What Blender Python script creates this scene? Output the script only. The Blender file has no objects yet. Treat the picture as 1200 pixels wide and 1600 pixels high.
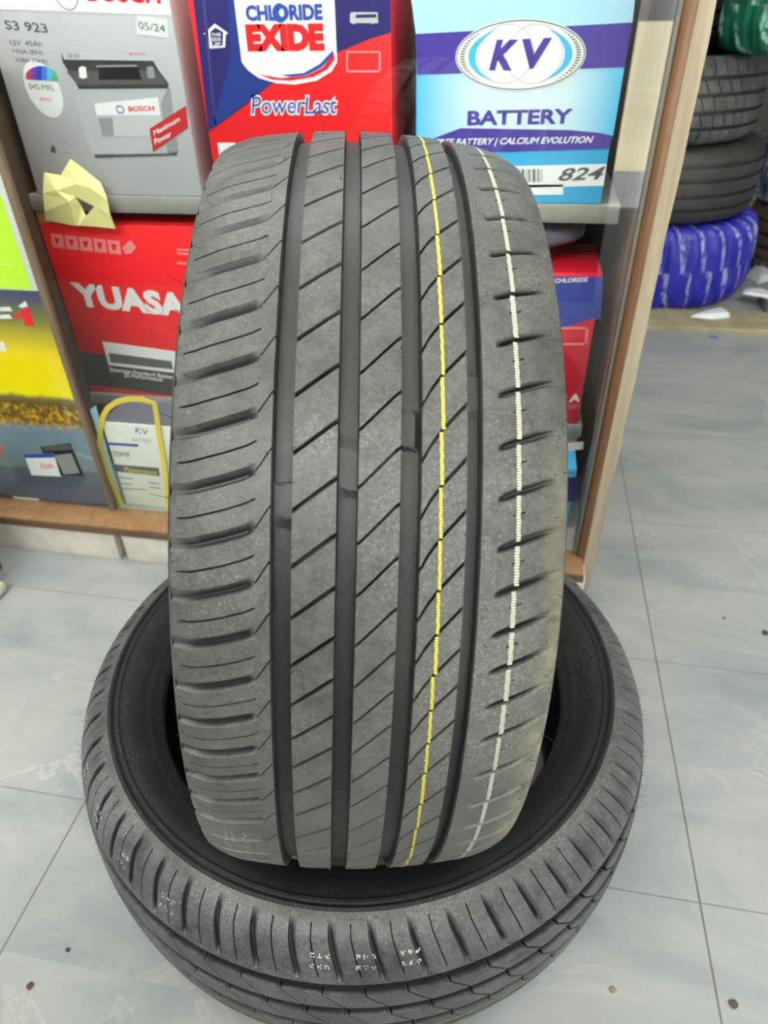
import bpy, bmesh, math, random
import numpy as np
from mathutils import Vector, Matrix
random.seed(7)
SC = bpy.context.scene
COL = SC.collection
PI = math.pi

# ------------------------------------------------------------------ camera
F_PX = 1066.456
CAM = Vector((0, 0, 0.7891))
FW = Vector((-0.153068, 0.785023, -0.600258))
RT = Vector((0.984237, 0.175557, -0.021389))
UP = Vector((-0.088578, 0.594070, 0.799521))
cd = bpy.data.cameras.new('camera')
cam = bpy.data.objects.new('camera', cd)
COL.objects.link(cam)
cam.matrix_world = Matrix(((RT.x, UP.x, -FW.x, CAM.x), (RT.y, UP.y, -FW.y, CAM.y), (RT.z, UP.z, -FW.z, CAM.z), (0, 0, 0, 1)))
cd.sensor_fit = 'HORIZONTAL'
cd.sensor_width = 36
cd.lens = 36 * F_PX / 1200
cd.clip_start = 0.02
cd.dof.use_dof = True
cd.dof.focus_distance = 0.47
cd.dof.aperture_fstop = 13
SC.camera = cam

# ------------------------------------------------------------------ world and light
w = bpy.data.worlds.new('daylight')
SC.world = w
w.use_nodes = True
wn = w.node_tree.nodes
bg = wn['Background']
bg.inputs[0].default_value = (0.80, 0.90, 1.0, 1)
bg.inputs[1].default_value = 1.45
SC.view_settings.view_transform = 'Standard'
SC.view_settings.look = 'None'
SC.view_settings.exposure = 0.0
SC.view_settings.gamma = 1
SC.view_settings.use_curve_mapping = False
SUN_DIR = Vector((0.1, 0.3, -1.0))
sd = bpy.data.lights.new('sun', 'SUN')
sd.energy = 46
sd.angle = 0.01
sd.color = (1, 0.97, 0.90)
sun = bpy.data.objects.new('sun', sd)
COL.objects.link(sun)
sun.rotation_euler = SUN_DIR.to_track_quat('-Z', 'Y').to_euler()
def area(loc, target, sx, sy, power, colr):
    l = bpy.data.lights.new('fill_lamp', 'AREA')  # area lamps here are unseen, added as fill
    l.shape = 'RECTANGLE'; l.size = sx; l.size_y = sy; l.energy = power; l.color = colr
    o = bpy.data.objects.new('fill_lamp_light', l)
    COL.objects.link(o)
    o.location = loc
    o.rotation_euler = (Vector(target) - Vector(loc)).to_track_quat('-Z', 'Y').to_euler()
area((-1.1, 0.25, 2.72), (-1.1, 0.25, 0), 1.2, 0.3, 13, (0.95, 0.98, 1))
area((1.0, 0.25, 2.72), (1.0, 0.25, 0), 1.2, 0.3, 13, (0.95, 0.98, 1))
area((-0.6, -1.9, 2.72), (-0.4, 0.5, 0.3), 2.4, 0.3, 70, (0.95, 0.98, 1))  # added frontal fill for the boards and cartons behind the pane

area((-0.3, 0.925, 1.47), (-0.3, 0.98, 0.4), 1.0, 0.06, 8.0, (1, 0.98, 0.95))      # unseen fill added under the top of the case to brighten the cartons

# ------------------------------------------------------------------ material helpers
MATS = {}
def srgb(c):
    return tuple(((v / 255) / 12.92 if v <= 10 else (((v / 255) + 0.055) / 1.055) ** 2.4) for v in c)
def mat(name, rgb, rough=0.5, spec=0.5, metal=0.0, noise=0.0, nscale=30.0, bump=0.0, coat=0.0):
    if name in MATS: return MATS[name]
    m = bpy.data.materials.new(name); m.use_nodes = True
    nt = m.node_tree; b = nt.nodes['Principled BSDF']
    c = srgb(rgb)
    b.inputs['Base Color'].default_value = (*c, 1)
    b.inputs['Roughness'].default_value = rough
    b.inputs['Specular IOR Level'].default_value = spec
    b.inputs['Metallic'].default_value = metal
    b.inputs['Coat Weight'].default_value = coat
    if noise > 0 or bump > 0:
        tc = nt.nodes.new('ShaderNodeTexCoord')
        n = nt.nodes.new('ShaderNodeTexNoise'); n.inputs['Scale'].default_value = nscale; n.inputs['Detail'].default_value = 6
        nt.links.new(tc.outputs['Object'], n.inputs['Vector'])
        if noise > 0:
            r = nt.nodes.new('ShaderNodeValToRGB')
            r.color_ramp.elements[0].position = 0.3; r.color_ramp.elements[1].position = 0.7
            r.color_ramp.elements[0].color = (*[v * (1 - noise) for v in c], 1)
            r.color_ramp.elements[1].color = (*[min(1, v * (1 + noise)) for v in c], 1)
            nt.links.new(n.outputs['Fac'], r.inputs['Fac'])
            nt.links.new(r.outputs['Color'], b.inputs['Base Color'])
        if bump > 0:
            bp = nt.nodes.new('ShaderNodeBump'); bp.inputs['Strength'].default_value = bump; bp.inputs['Distance'].default_value = 0.002
            nt.links.new(n.outputs['Fac'], bp.inputs['Height'])
            nt.links.new(bp.outputs['Normal'], b.inputs['Normal'])
    MATS[name] = m
    return m
def N(nt, typ, **kw):
    n = nt.nodes.new(typ)
    for k, v in kw.items():
        if k == 'op': n.operation = v
        else: n.inputs[k].default_value = v
    return n
def ramp(nt, src, stops):
    r = nt.nodes.new('ShaderNodeValToRGB')
    els = r.color_ramp.elements
    els.remove(els[1]); els[0].position = stops[0][0]; els[0].color = (*stops[0][1], 1)
    q0 = stops[0][0]
    for p, c in stops[1:]:
        q0 = max(p, q0 + 1e-4); e = els.new(q0); e.color = (*c, 1)
    nt.links.new(src, r.inputs['Fac'])
    return r
def mixc(nt, fac, a, b, mode='MIX'):
    m = nt.nodes.new('ShaderNodeMix'); m.data_type = 'RGBA'; m.blend_type = mode
    for idx, v in ((0, fac), (6, a), (7, b)):
        if hasattr(v, 'links') or hasattr(v, 'is_linked'): nt.links.new(v, m.inputs[idx])
        elif isinstance(v, (int, float)): m.inputs[idx].default_value = v
        else: m.inputs[idx].default_value = (*v, 1)
    return m.outputs[2]

def rubber(name, dark, dust, amount, dustscale=9.0, rough=0.44, fine=True, brown=None):
    m = bpy.data.materials.new(name); m.use_nodes = True
    nt = m.node_tree; b = nt.nodes['Principled BSDF']; L = nt.links
    tc = nt.nodes.new('ShaderNodeTexCoord')
    n1 = N(nt, 'ShaderNodeTexNoise', Scale=dustscale, Detail=8, Roughness=0.65)
    n2 = N(nt, 'ShaderNodeTexNoise', Scale=420, Detail=3, Roughness=0.7)
    n3 = N(nt, 'ShaderNodeTexNoise', Scale=75, Detail=10, Roughness=0.85)
    for n in (n1, n2, n3): L.new(tc.outputs['Object'], n.inputs['Vector'])
    base = ramp(nt, n3.outputs['Fac'], [(0.34, dark), (0.66, tuple(0.5 * a + 0.5 * c for a, c in zip(dark, dust)))])
    f1 = ramp(nt, n1.outputs['Fac'], [(0.38, (0, 0, 0)), (0.64, (1, 1, 1))])
    f2 = ramp(nt, n2.outputs['Fac'], [(0.45, (0.25, 0.25, 0.25)), (0.68, (1, 1, 1))])
    mu = N(nt, 'ShaderNodeMath', op='MULTIPLY'); L.new(f1.outputs['Color'], mu.inputs[0]); L.new(f2.outputs['Color'], mu.inputs[1])
    mu2 = N(nt, 'ShaderNodeMath', op='MULTIPLY'); L.new(mu.outputs[0], mu2.inputs[0]); mu2.inputs[1].default_value = amount
    c = mixc(nt, mu2.outputs[0], base.outputs['Color'], dust)
    # sparse light specks of grit
    v = N(nt, 'ShaderNodeTexNoise', Scale=900, Detail=1)
    L.new(tc.outputs['Object'], v.inputs['Vector'])
    sp = ramp(nt, v.outputs['Fac'], [(0.69, (0, 0, 0)), (0.74, (1, 1, 1))])
    m3 = N(nt, 'ShaderNodeMath', op='MULTIPLY'); L.new(sp.outputs['Color'], m3.inputs[0]); L.new(f1.outputs['Color'], m3.inputs[1])
    c = mixc(nt, m3.outputs[0], c, (0.35, 0.34, 0.32))
    if brown:
        sepx = nt.nodes.new('ShaderNodeSeparateXYZ'); L.new(tc.outputs['Object'], sepx.inputs[0])
        nb = N(nt, 'ShaderNodeTexNoise', Scale=55, Detail=8, Roughness=0.7); L.new(tc.outputs['Object'], nb.inputs['Vector'])
        # mud film along the outer shoulder (x > 0.09) and lower part
        mx = N(nt, 'ShaderNodeMapRange'); L.new(sepx.outputs['X'], mx.inputs[0]); mx.inputs[1].default_value = 0.088; mx.inputs[2].default_value = 0.104
        mz = N(nt, 'ShaderNodeMapRange'); L.new(sepx.outputs['Z'], mz.inputs[0]); mz.inputs[1].default_value = 0.24; mz.inputs[2].default_value = 0.02
        mm = N(nt, 'ShaderNodeMath', op='MULTIPLY'); L.new(mx.outputs[0], mm.inputs[0]); L.new(mz.outputs[0], mm.inputs[1])
        rb = ramp(nt, nb.outputs['Fac'], [(0.4, (0, 0, 0)), (0.62, (1, 1, 1))])
        mm2 = N(nt, 'ShaderNodeMath', op='MULTIPLY'); L.new(mm.outputs[0], mm2.inputs[0]); L.new(rb.outputs['Color'], mm2.inputs[1])
        c = mixc(nt, mm2.outputs[0], c, brown)
        mz2 = N(nt, 'ShaderNodeMapRange'); L.new(sepx.outputs['Z'], mz2.inputs[0]); mz2.inputs[1].default_value = 0.2; mz2.inputs[2].default_value = -0.1
        mz2.inputs[3].default_value = 0.0; mz2.inputs[4].default_value = 0.32
        c = mixc(nt, mz2.outputs[0], c, (0.17, 0.165, 0.15))
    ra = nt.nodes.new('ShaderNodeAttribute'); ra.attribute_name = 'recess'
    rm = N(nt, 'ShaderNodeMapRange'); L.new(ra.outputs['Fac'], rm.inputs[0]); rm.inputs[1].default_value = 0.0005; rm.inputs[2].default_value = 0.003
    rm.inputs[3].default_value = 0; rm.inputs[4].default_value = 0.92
    c = mixc(nt, rm.outputs[0], c, tuple(0.8 * q for q in dark))  # groove shade put into the colour by depth, with the dust left out
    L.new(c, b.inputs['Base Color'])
    rr = ramp(nt, n3.outputs['Fac'], [(0.3, (rough - 0.08,) * 3), (0.7, (rough + 0.14,) * 3)])
    L.new(rr.outputs['Color'], b.inputs['Roughness'])
    b.inputs['Specular IOR Level'].default_value = 0.5
    bp = N(nt, 'ShaderNodeBump'); bp.inputs['Strength'].default_value = 0.28; bp.inputs['Distance'].default_value = 0.0008
    L.new(n2.outputs['Fac'], bp.inputs['Height']); L.new(bp.outputs['Normal'], b.inputs['Normal'])
    return m

# ------------------------------------------------------------------ object helpers
def link(name, me, m=None, parent=None):
    o = bpy.data.objects.new(name, me); COL.objects.link(o)
    if m is not None: me.materials.append(m)
    if parent is not None: o.parent = parent
    return o
def tag(o, label=None, cat=None, group=None, kind=None):
    if label: o['label'] = label
    if cat: o['category'] = cat
    if group: o['group'] = group
    if kind: o['kind'] = kind
    return o
def empty(name, label, cat, loc=(0, 0, 0), group=None):
    o = bpy.data.objects.new(name, None); COL.objects.link(o); o.location = loc
    return tag(o, label, cat, group)
def mesh_from(verts, faces, sharp=None):
    me = bpy.data.meshes.new('mesh')
    me.from_pydata([tuple(v) for v in verts], [], [tuple(f) for f in faces]); me.update()
    if sharp is not None:
        me.polygons.foreach_set('use_smooth', [True] * len(me.polygons))
        me.set_sharp_from_angle(angle=math.radians(sharp))
    return me
def bm_obj(name, bm, m, parent=None, sharp=None):
    me = bpy.data.meshes.new(name); bmesh.ops.recalc_face_normals(bm, faces=bm.faces); bm.to_mesh(me); bm.free()
    if sharp is not None:
        me.polygons.foreach_set('use_smooth', [True] * len(me.polygons)); me.set_sharp_from_angle(angle=math.radians(sharp))
    return link(name, me, m, parent)
def add_box(bm, a, b, bev=0.0):
    r = bmesh.ops.create_cube(bm, size=1)
    c = [(a[i] + b[i]) / 2 for i in range(3)]; d = [abs(b[i] - a[i]) for i in range(3)]
    bmesh.ops.scale(bm, vec=d, verts=r['verts']); bmesh.ops.translate(bm, vec=c, verts=r['verts'])
    if bev > 0:
        es = set(e for v in r['verts'] for e in v.link_edges)
        bmesh.ops.bevel(bm, geom=list(es), offset=bev, segments=2, affect='EDGES', profile=0.5)
def box(name, a, b, m, parent=None, bev=0.0):
    bm = bmesh.new(); add_box(bm, a, b, bev)
    off = Vector(parent.location) if parent is not None else Vector((0, 0, 0))
    bmesh.ops.translate(bm, vec=-off, verts=bm.verts)
    return bm_obj(name, bm, m, parent, sharp=40)
def at(x, y, Y):
    """point of the vertical plane at depth Y that the photograph shows at pixel x, y"""
    d = FW + RT * ((x - 600) / F_PX) - UP * ((y - 800) / F_PX)
    return CAM + d * ((Y - CAM.y) / d.y)
def atz(x, y, z):
    d = FW + RT * ((x - 600) / F_PX) - UP * ((y - 800) / F_PX)
    return CAM + d * ((z - CAM.z) / d.z)

# printing on the front of a carton: thin raised sheets, each standing 0.3 mm per layer before the carton
def sheet(name, pts, Y, layer, m, parent, holes=None):
    """pts: list of (x, z) on the plane"""
    bm = bmesh.new(); t = 0.0003
    y1 = Y - t * layer - 0.0001; off = parent.location
    vs = [bm.verts.new((x - off.x, y1 - off.y, z - off.z)) for x, z in pts]
    f = bm.faces.new(vs)
    r = bmesh.ops.extrude_face_region(bm, geom=[f])
    bmesh.ops.translate(bm, vec=(0, t * 0.8, 0), verts=[g for g in r['geom'] if isinstance(g, bmesh.types.BMVert)])
    bmesh.ops.triangulate(bm, faces=[q for q in bm.faces if len(q.verts) > 4])
    return bm_obj(name, bm, m, parent)
def psheet(name, px, Y, layer, m, parent):
    pts = [at(x, y, Y) for x, y in px]
    return sheet(name, [(p.x, p.z) for p in pts], Y, layer, m, parent)
def ellipse(cx, cz, rx, rz, n=48, a0=0, a1=2 * PI):
    return [(cx + rx * math.cos(a0 + (a1 - a0) * i / n), cz + rz * math.sin(a0 + (a1 - a0) * i / n)) for i in range(n if a1 - a0 > 6.28 else n + 1)]
def ring_sheet(name, cx, cz, rx, rz, th, Y, layer, m, parent, a0=0, a1=2 * PI, n=64, thz=None, crescent=False):
    bm = bmesh.new(); off = parent.location; y = Y - 0.0003 * layer - 0.0001
    prev = None; thz = thz or th
    for i in range(n + 1):
        a = a0 + (a1 - a0) * i / n
        k = math.sin(PI * i / n) if crescent else 1
        p = bm.verts.new((cx + rx * math.cos(a) - off.x, y - off.y, cz + rz * math.sin(a) - off.z))
        q = bm.verts.new((cx + (rx - th * k) * math.cos(a) - off.x, y - off.y, cz + (rz - thz * k) * math.sin(a) - off.z))
        if prev: bm.faces.new((prev[0], p, q, prev[1]))
        prev = (p, q)
    return bm_obj(name, bm, m, parent)
def text(s, box4, Y, layer, m, parent, bold=0.0, shear=0.0, name='lettering', skew=0.0):
    """box4 = (x0, x1, z0, z1): the lettering is fitted to this rectangle; skew tilts the baseline"""
    cu = bpy.data.curves.new('t', 'FONT'); cu.body = s; cu.offset = bold; cu.shear = shear; cu.size = 1; cu.resolution_u = 3
    o = bpy.data.objects.new('t', cu); COL.objects.link(o)
    dg = bpy.context.evaluated_depsgraph_get(); dg.update()
    me = bpy.data.meshes.new_from_object(o.evaluated_get(dg))
    bpy.data.objects.remove(o)
    xs = [v.co.x for v in me.vertices]; ys = [v.co.y for v in me.vertices]
    x0, x1, y0, y1 = min(xs), max(xs), min(ys), max(ys); off = parent.location
    for v in me.vertices:
        tx = (v.co.x - x0) / (x1 - x0); tz = (v.co.y - y0) / (y1 - y0)
        X = box4[0] + tx * (box4[1] - box4[0]); Z = box4[2] + tz * (box4[3] - box4[2]) + skew * (X - box4[0])
        v.co = (X - off.x, Y - 0.0003 * layer - 0.0001 - off.y, Z - off.z)
    me.materials.clear()
    return link(name, me, m, parent)
def ptext(s, px0, px1, top, Y, layer, m, parent, **kw):
    """px0, px1: pixel ends of the baseline, top: pixel of the top left corner"""
    a, b, c = at(*px0, Y), at(*px1, Y), at(*top, Y)
    return text(s, (a.x, b.x, a.z, c.z), Y, layer, m, parent, skew=(b.z - a.z) / (b.x - a.x), **kw)

# ------------------------------------------------------------------ the tyre builder
def tyre_sheet(name, cols, prof, R0, ybound, smap, feats, grooves, m, parent, axis, bars=None, closed=True):
    """a tread: cols = stations across, prof(v) -> (axial, radius), rows follow the sipes (sheared by smap)."""
    rows = []   # (k, y offset in mm)
    base = set()
    for k in range(len(ybound) - 1):
        P = ybound[k + 1] - ybound[k]
        s = set([0.0])
        for f in feats:
            for dp, _ in f['prof']:
                s.add((f['phase'] * P + dp) % P)
        for i in range(10): s.add(P * i / 10)
        s = sorted(s); t = [s[0]]
        for q in s[1:]:
            if q - t[-1] > 0.12e-3: t.append(q)
        rows += [(k, q, P) for q in t]
    V = np.array(cols); nc = len(V)
    ur = np.array([prof(v) for v in V]); e = 1e-4
    d = np.array([np.array(prof(v + e)) - np.array(prof(v - e)) for v in V]); d /= np.linalg.norm(d, axis=1)[:, None]
    nrm = np.stack([-d[:, 1], d[:, 0]], 1)
    nrm *= np.sign(nrm[:, 1] + 1e-9)[:, None]
    S = np.array([smap(v) for v in V])
    gd = np.array([np.interp(v, grooves[0], grooves[1]) for v in V])
    Y0 = np.array([ybound[k] + q for k, q, P in rows])
    dep = np.tile(gd, (len(rows), 1))
    K = np.array([r[1] for r in rows]); PP = np.array([r[2] for r in rows])
    for f in feats:
        dp = K - f['phase'] * PP
        dp = np.where(dp > PP / 2, dp - PP, dp); dp = np.where(dp < -PP / 2, dp + PP, dp)
        xs, ds = zip(*f['prof'])
        a = np.interp(dp, xs, ds, left=0, right=0)
        e0, e1 = f.get('taper', (0.0004, 0.0004))
        wv = np.clip(np.minimum((V - f['v'][0]) / e0, (f['v'][1] - V) / e1), 0, 1)
        dep = np.maximum(dep, a[:, None] * wv[None, :])
    TH = (Y0[:, None] + S[None, :]) / R0
    if bars:
        for (b0, b1, v0, v1, dd) in bars:
            yy = TH * R0
            msk = (yy > b0) & (yy < b1) & (V[None, :] > v0) & (V[None, :] < v1) & (dep > dd)
            dep = np.where(msk, dd, dep)
    U = ur[None, :, 0] - nrm[None, :, 0] * dep; Rr = ur[None, :, 1] - nrm[None, :, 1] * dep
    if axis == 'X': P3 = np.stack([U, -Rr * np.cos(TH), Rr * np.sin(TH)], -1)
    else: P3 = np.stack([Rr * np.sin(TH), -Rr * np.cos(TH), U], -1)
    nr = len(rows)
    verts = P3.reshape(-1, 3)
    i, j = np.meshgrid(np.arange(nr), np.arange(nc - 1), indexing='ij')
    i2 = (i + 1) % nr
    F = np.stack([i * nc + j, i2 * nc + j, i2 * nc + j + 1, i * nc + j + 1], -1).reshape(-1, 4)
    if axis == 'X': F = F[:, ::-1]
    me = bpy.data.meshes.new(name)
    me.vertices.add(len(verts)); me.vertices.foreach_set('co', verts.astype(np.float32).ravel())
    me.loops.add(F.size); me.loops.foreach_set('vertex_index', F.astype(np.int32).ravel())
    me.polygons.add(len(F)); me.polygons.foreach_set('loop_start', np.arange(0, F.size, 4, dtype=np.int32))
    me.update(calc_edges=True); me.validate()
    me.polygons.foreach_set('use_smooth', [True] * len(me.polygons))
    me.set_sharp_from_angle(angle=math.radians(32))
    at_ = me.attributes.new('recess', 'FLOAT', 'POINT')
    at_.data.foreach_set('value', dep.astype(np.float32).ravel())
    return link(name, me, m, parent)
def revolve(name, prof, m, parent, axis, n=180, sharp=35, closed=False, uv=False, wob=None):
    """prof: list of (axial, radius)"""
    V = []; F = []; k = len(prof)
    for i in range(n):
        a = 2 * PI * i / n
        for j, (u, r) in enumerate(prof):
            if wob: r, u = r + wob(a, j / k)[0], u + wob(a, j / k)[1]
            V.append((u, -r * math.cos(a), r * math.sin(a)) if axis == 'X' else (r * math.sin(a), -r * math.cos(a), u))
    for i in range(n):
        i2 = (i + 1) % n
        for j in range(k if closed else k - 1):
            j2 = (j + 1) % k
            f = (i * k + j, i2 * k + j, i2 * k + j2, i * k + j2)
            F.append(f if axis != 'X' else f[::-1])
    me = mesh_from(V, F, sharp)
    if uv:
        l = me.uv_layers.new(name='UVMap')
        for pi, p in enumerate(me.polygons):
            i, j = divmod(pi, (k if closed else k - 1))
            for li in p.loop_indices:
                vi = me.loops[li].vertex_index; a, b = divmod(vi, k)
                if a == 0 and i == n - 1: a = n
                if b == 0 and j == k - 1: b = k
                l.data[li].uv = (a / n, b / k)
    return link(name, me, m, parent)
def stations(breaks, step):
    s = []
    for a, b in zip(breaks[:-1], breaks[1:]):
        n = max(1, int(math.ceil((b - a) / step)))
        s += [a + (b - a) * i / n for i in range(n)]
    return s + [breaks[-1]]
def mm(*a): return [v / 1000 for v in a]
def hairs(name, pts, m, parent, seed=1, r=0.00022, L=(0.003, 0.008)):
    rnd = random.Random(seed); V = []; F = []
    for p, nrm in pts:
        p = Vector(p); nrm = Vector(nrm).normalized()
        t = nrm.orthogonal().normalized(); b = nrm.cross(t)
        ln = rnd.uniform(*L); bend = Vector((rnd.uniform(-1, 1), rnd.uniform(-1, 1), rnd.uniform(-1, 1))) * 0.5
        base = len(V)
        for s in range(4):
            f = s / 3; c = p - nrm * 0.0005 + nrm * ln * f + bend * ln * f * f; rr = r * (1 - 0.5 * f)
            for q in range(4):
                a = PI / 2 * q; V.append(c + (t * math.cos(a) + b * math.sin(a)) * rr)
        for s in range(3):
            for q in range(4):
                F.append((base + s * 4 + q, base + s * 4 + (q + 1) % 4, base + s * 4 + 4 + (q + 1) % 4, base + s * 4 + 4 + q))
    return link(name, mesh_from(V, F, 60), m, parent)

# ================================================================== THE SETTING
def floor_material():
    m = bpy.data.materials.new('marble_tiles'); m.use_nodes = True
    nt = m.node_tree; b = nt.nodes['Principled BSDF']; L = nt.links
    tc = nt.nodes.new('ShaderNodeTexCoord')
    sep = nt.nodes.new('ShaderNodeSeparateXYZ'); L.new(tc.outputs['Object'], sep.inputs[0])
    def joint(out, off, period, half):
        a = N(nt, 'ShaderNodeMath', op='SUBTRACT'); L.new(out, a.inputs[0]); a.inputs[1].default_value = off - period / 2
        q = N(nt, 'ShaderNodeMath', op='FLOORED_MODULO'); L.new(a.outputs[0], q.inputs[0]); q.inputs[1].default_value = period
        s = N(nt, 'ShaderNodeMath', op='SUBTRACT'); L.new(q.outputs[0], s.inputs[0]); s.inputs[1].default_value = period / 2
        ab = N(nt, 'ShaderNodeMath', op='ABSOLUTE'); L.new(s.outputs[0], ab.inputs[0])
        r = N(nt, 'ShaderNodeMapRange'); L.new(ab.outputs[0], r.inputs[0]); r.inputs[1].default_value = half * 0.5; r.inputs[2].default_value = half * 1.5
        r.inputs[3].default_value = 1; r.inputs[4].default_value = 0
        d = N(nt, 'ShaderNodeMath', op='DIVIDE'); L.new(a.outputs[0], d.inputs[0]); d.inputs[1].default_value = period
        fl = N(nt, 'ShaderNodeMath', op='FLOOR'); L.new(d.outputs[0], fl.inputs[0])
        return r.outputs[0], fl.outputs[0]
    jx, ix = joint(sep.outputs['X'], 0.261, 0.7245, 0.0009)
    jy, iy = joint(sep.outputs['Y'], 0.3888, 0.3415, 0.0006)
    # each tile has its own veins: shift the pattern by the tile number
    comb = nt.nodes.new('ShaderNodeCombineXYZ'); L.new(ix, comb.inputs[0]); L.new(iy, comb.inputs[1])
    sc = N(nt, 'ShaderNodeVectorMath', op='MULTIPLY'); L.new(comb.outputs[0], sc.inputs[0]); sc.inputs[1].default_value = (3.7, 5.3, 0)
    ad = N(nt, 'ShaderNodeVectorMath', op='ADD'); L.new(tc.outputs['Object'], ad.inputs[0]); L.new(sc.outputs[0], ad.inputs[1])
    mp = nt.nodes.new('ShaderNodeMapping'); mp.inputs['Rotation'].default_value = (0, 0, 0.35); mp.inputs['Scale'].default_value = (1.0, 2.2, 1)
    L.new(ad.outputs[0], mp.inputs[0])
    n1 = N(nt, 'ShaderNodeTexNoise', Scale=3.2, Detail=9, Roughness=0.62, Distortion=0.6); L.new(mp.outputs[0], n1.inputs['Vector'])
    c1 = ramp(nt, n1.outputs['Fac'], [(0.25, srgb((122, 131, 138))), (0.5, srgb((150, 156, 160))), (0.75, srgb((168, 172, 173)))])
    n2 = N(nt, 'ShaderNodeTexNoise', Scale=2.6, Detail=6, Roughness=0.6, Distortion=1.4); L.new(ad.outputs[0], n2.inputs['Vector'])
    vn = ramp(nt, n2.outputs['Fac'], [(0.487, (0, 0, 0)), (0.5, (1, 1, 1)), (0.513, (0, 0, 0))])
    vq = N(nt, 'ShaderNodeTexNoise', Scale=4.0, Detail=2); L.new(tc.outputs['Object'], vq.inputs['Vector'])
    vqr = ramp(nt, vq.outputs['Fac'], [(0.48, (0, 0, 0)), (0.7, (0.5, 0.5, 0.5))])
    mv = N(nt, 'ShaderNodeMath', op='MULTIPLY'); L.new(vn.outputs['Color'], mv.inputs[0]); L.new(vqr.outputs['Color'], mv.inputs[1])
    c = mixc(nt, mv.outputs[0], c1.outputs['Color'], srgb((188, 190, 189)))
    n3 = N(nt, 'ShaderNodeTexNoise', Scale=5, Detail=10, Roughness=0.75, Distortion=0.8); L.new(mp.outputs[0], n3.inputs['Vector'])
    dn = ramp(nt, n3.outputs['Fac'], [(0.60, (0, 0, 0)), (0.74, (0.5, 0.5, 0.5))])
    c = mixc(nt, dn.outputs['Color'], c, srgb((98, 108, 116)))
    n4 = N(nt, 'ShaderNodeTexNoise', Scale=230, Detail=2); L.new(tc.outputs['Object'], n4.inputs['Vector'])
    gr = ramp(nt, n4.outputs['Fac'], [(0.72, (0, 0, 0)), (0.78, (0.35, 0.35, 0.35))])
    c = mixc(nt, gr.outputs['Color'], c, srgb((96, 92, 84)))
    nj = N(nt, 'ShaderNodeTexNoise', Scale=25, Detail=3); L.new(tc.outputs['Object'], nj.inputs['Vector'])
    cj = ramp(nt, nj.outputs['Fac'], [(0.4, srgb((104, 102, 98))), (0.62, srgb((112, 88, 72)))])
    c = mixc(nt, jx, c, cj.outputs['Color'])
    c = mixc(nt, jy, c, srgb((112, 114, 114)))
    L.new(c, b.inputs['Base Color'])
    b.inputs['Roughness'].default_value = 0.33
    b.inputs['Specular IOR Level'].default_value = 0.35
    jm = N(nt, 'ShaderNodeMath', op='MAXIMUM'); L.new(jx, jm.inputs[0]); L.new(jy, jm.inputs[1])
    bp = N(nt, 'ShaderNodeBump'); bp.inputs['Strength'].default_value = 0.5; bp.inputs['Distance'].default_value = 0.001; bp.invert = True
    L.new(jm.outputs[0], bp.inputs['Height']); L.new(bp.outputs['Normal'], b.inputs['Normal'])
    return m
FLOOR = floor_material()
bm = bmesh.new(); add_box(bm, (-3.5, -2.6, -0.05), (3.5, 2.04, 0))
tag(bm_obj('floor', bm, FLOOR), kind='structure')
bm = bmesh.new(); add_box(bm, (-3.5, 2.17, -0.05), (3.5, 4.5, 0.0))
tag(bm_obj('floor_back', bm, mat('grey_concrete', (140, 143, 145), 0.7, noise=0.15, nscale=8)), kind='structure')
bm = bmesh.new(); add_box(bm, (-3.5, 2.02, -0.05), (3.5, 2.17, 0.014), 0.004)
tag(bm_obj('trim_1', bm, mat('beige_threshold', (158, 148, 122), 0.7, noise=0.18, nscale=18)), kind='structure')
bm = bmesh.new(); add_box(bm, (-3.5, -2.6, 2.8), (3.5, 4.5, 2.9))
tag(bm_obj('ceiling', bm, mat('white_ceiling', (215, 215, 212), 0.8)), kind='structure')
bm = bmesh.new(); add_box(bm, (-3.5, 4.5, -0.05), (3.5, 4.6, 2.9))
tag(bm_obj('wall_back', bm, mat('dim_wall', (78, 77, 74), 0.8, noise=0.1)), kind='structure')
bm = bmesh.new(); add_box(bm, (-3.6, 0.2, -0.05), (-3.5, 4.5, 2.9))
tag(bm_obj('wall_left', bm, mat('cream_wall', (205, 203, 196), 0.8, noise=0.05)), kind='structure')
bm = bmesh.new(); add_box(bm, (3.5, 0.2, -0.05), (3.6, 4.5, 2.9))
tag(bm_obj('wall_right', bm, MATS['cream_wall']), kind='structure')
# the sunlit forecourt in front of the shop (seen only as a reflection in the pane)
bm = bmesh.new(); add_box(bm, (-14, -30, -0.2), (14, -2.6, -0.05))
tag(bm_obj('floor_forecourt', bm, mat('sunlit_forecourt', (214, 208, 176), 0.9, noise=0.12, nscale=1.2)), kind='structure')

bm = bmesh.new(); add_box(bm, (-3.5, -0.62, 0), (0.262, -0.5, 0.9))  # unseen low block, added to keep sunlit ground out of the pane's reflection
tag(bm_obj('reflection_blocker', bm, mat('dark_blocker', (60, 58, 56), 0.7, noise=0.1)), kind='structure')

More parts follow.
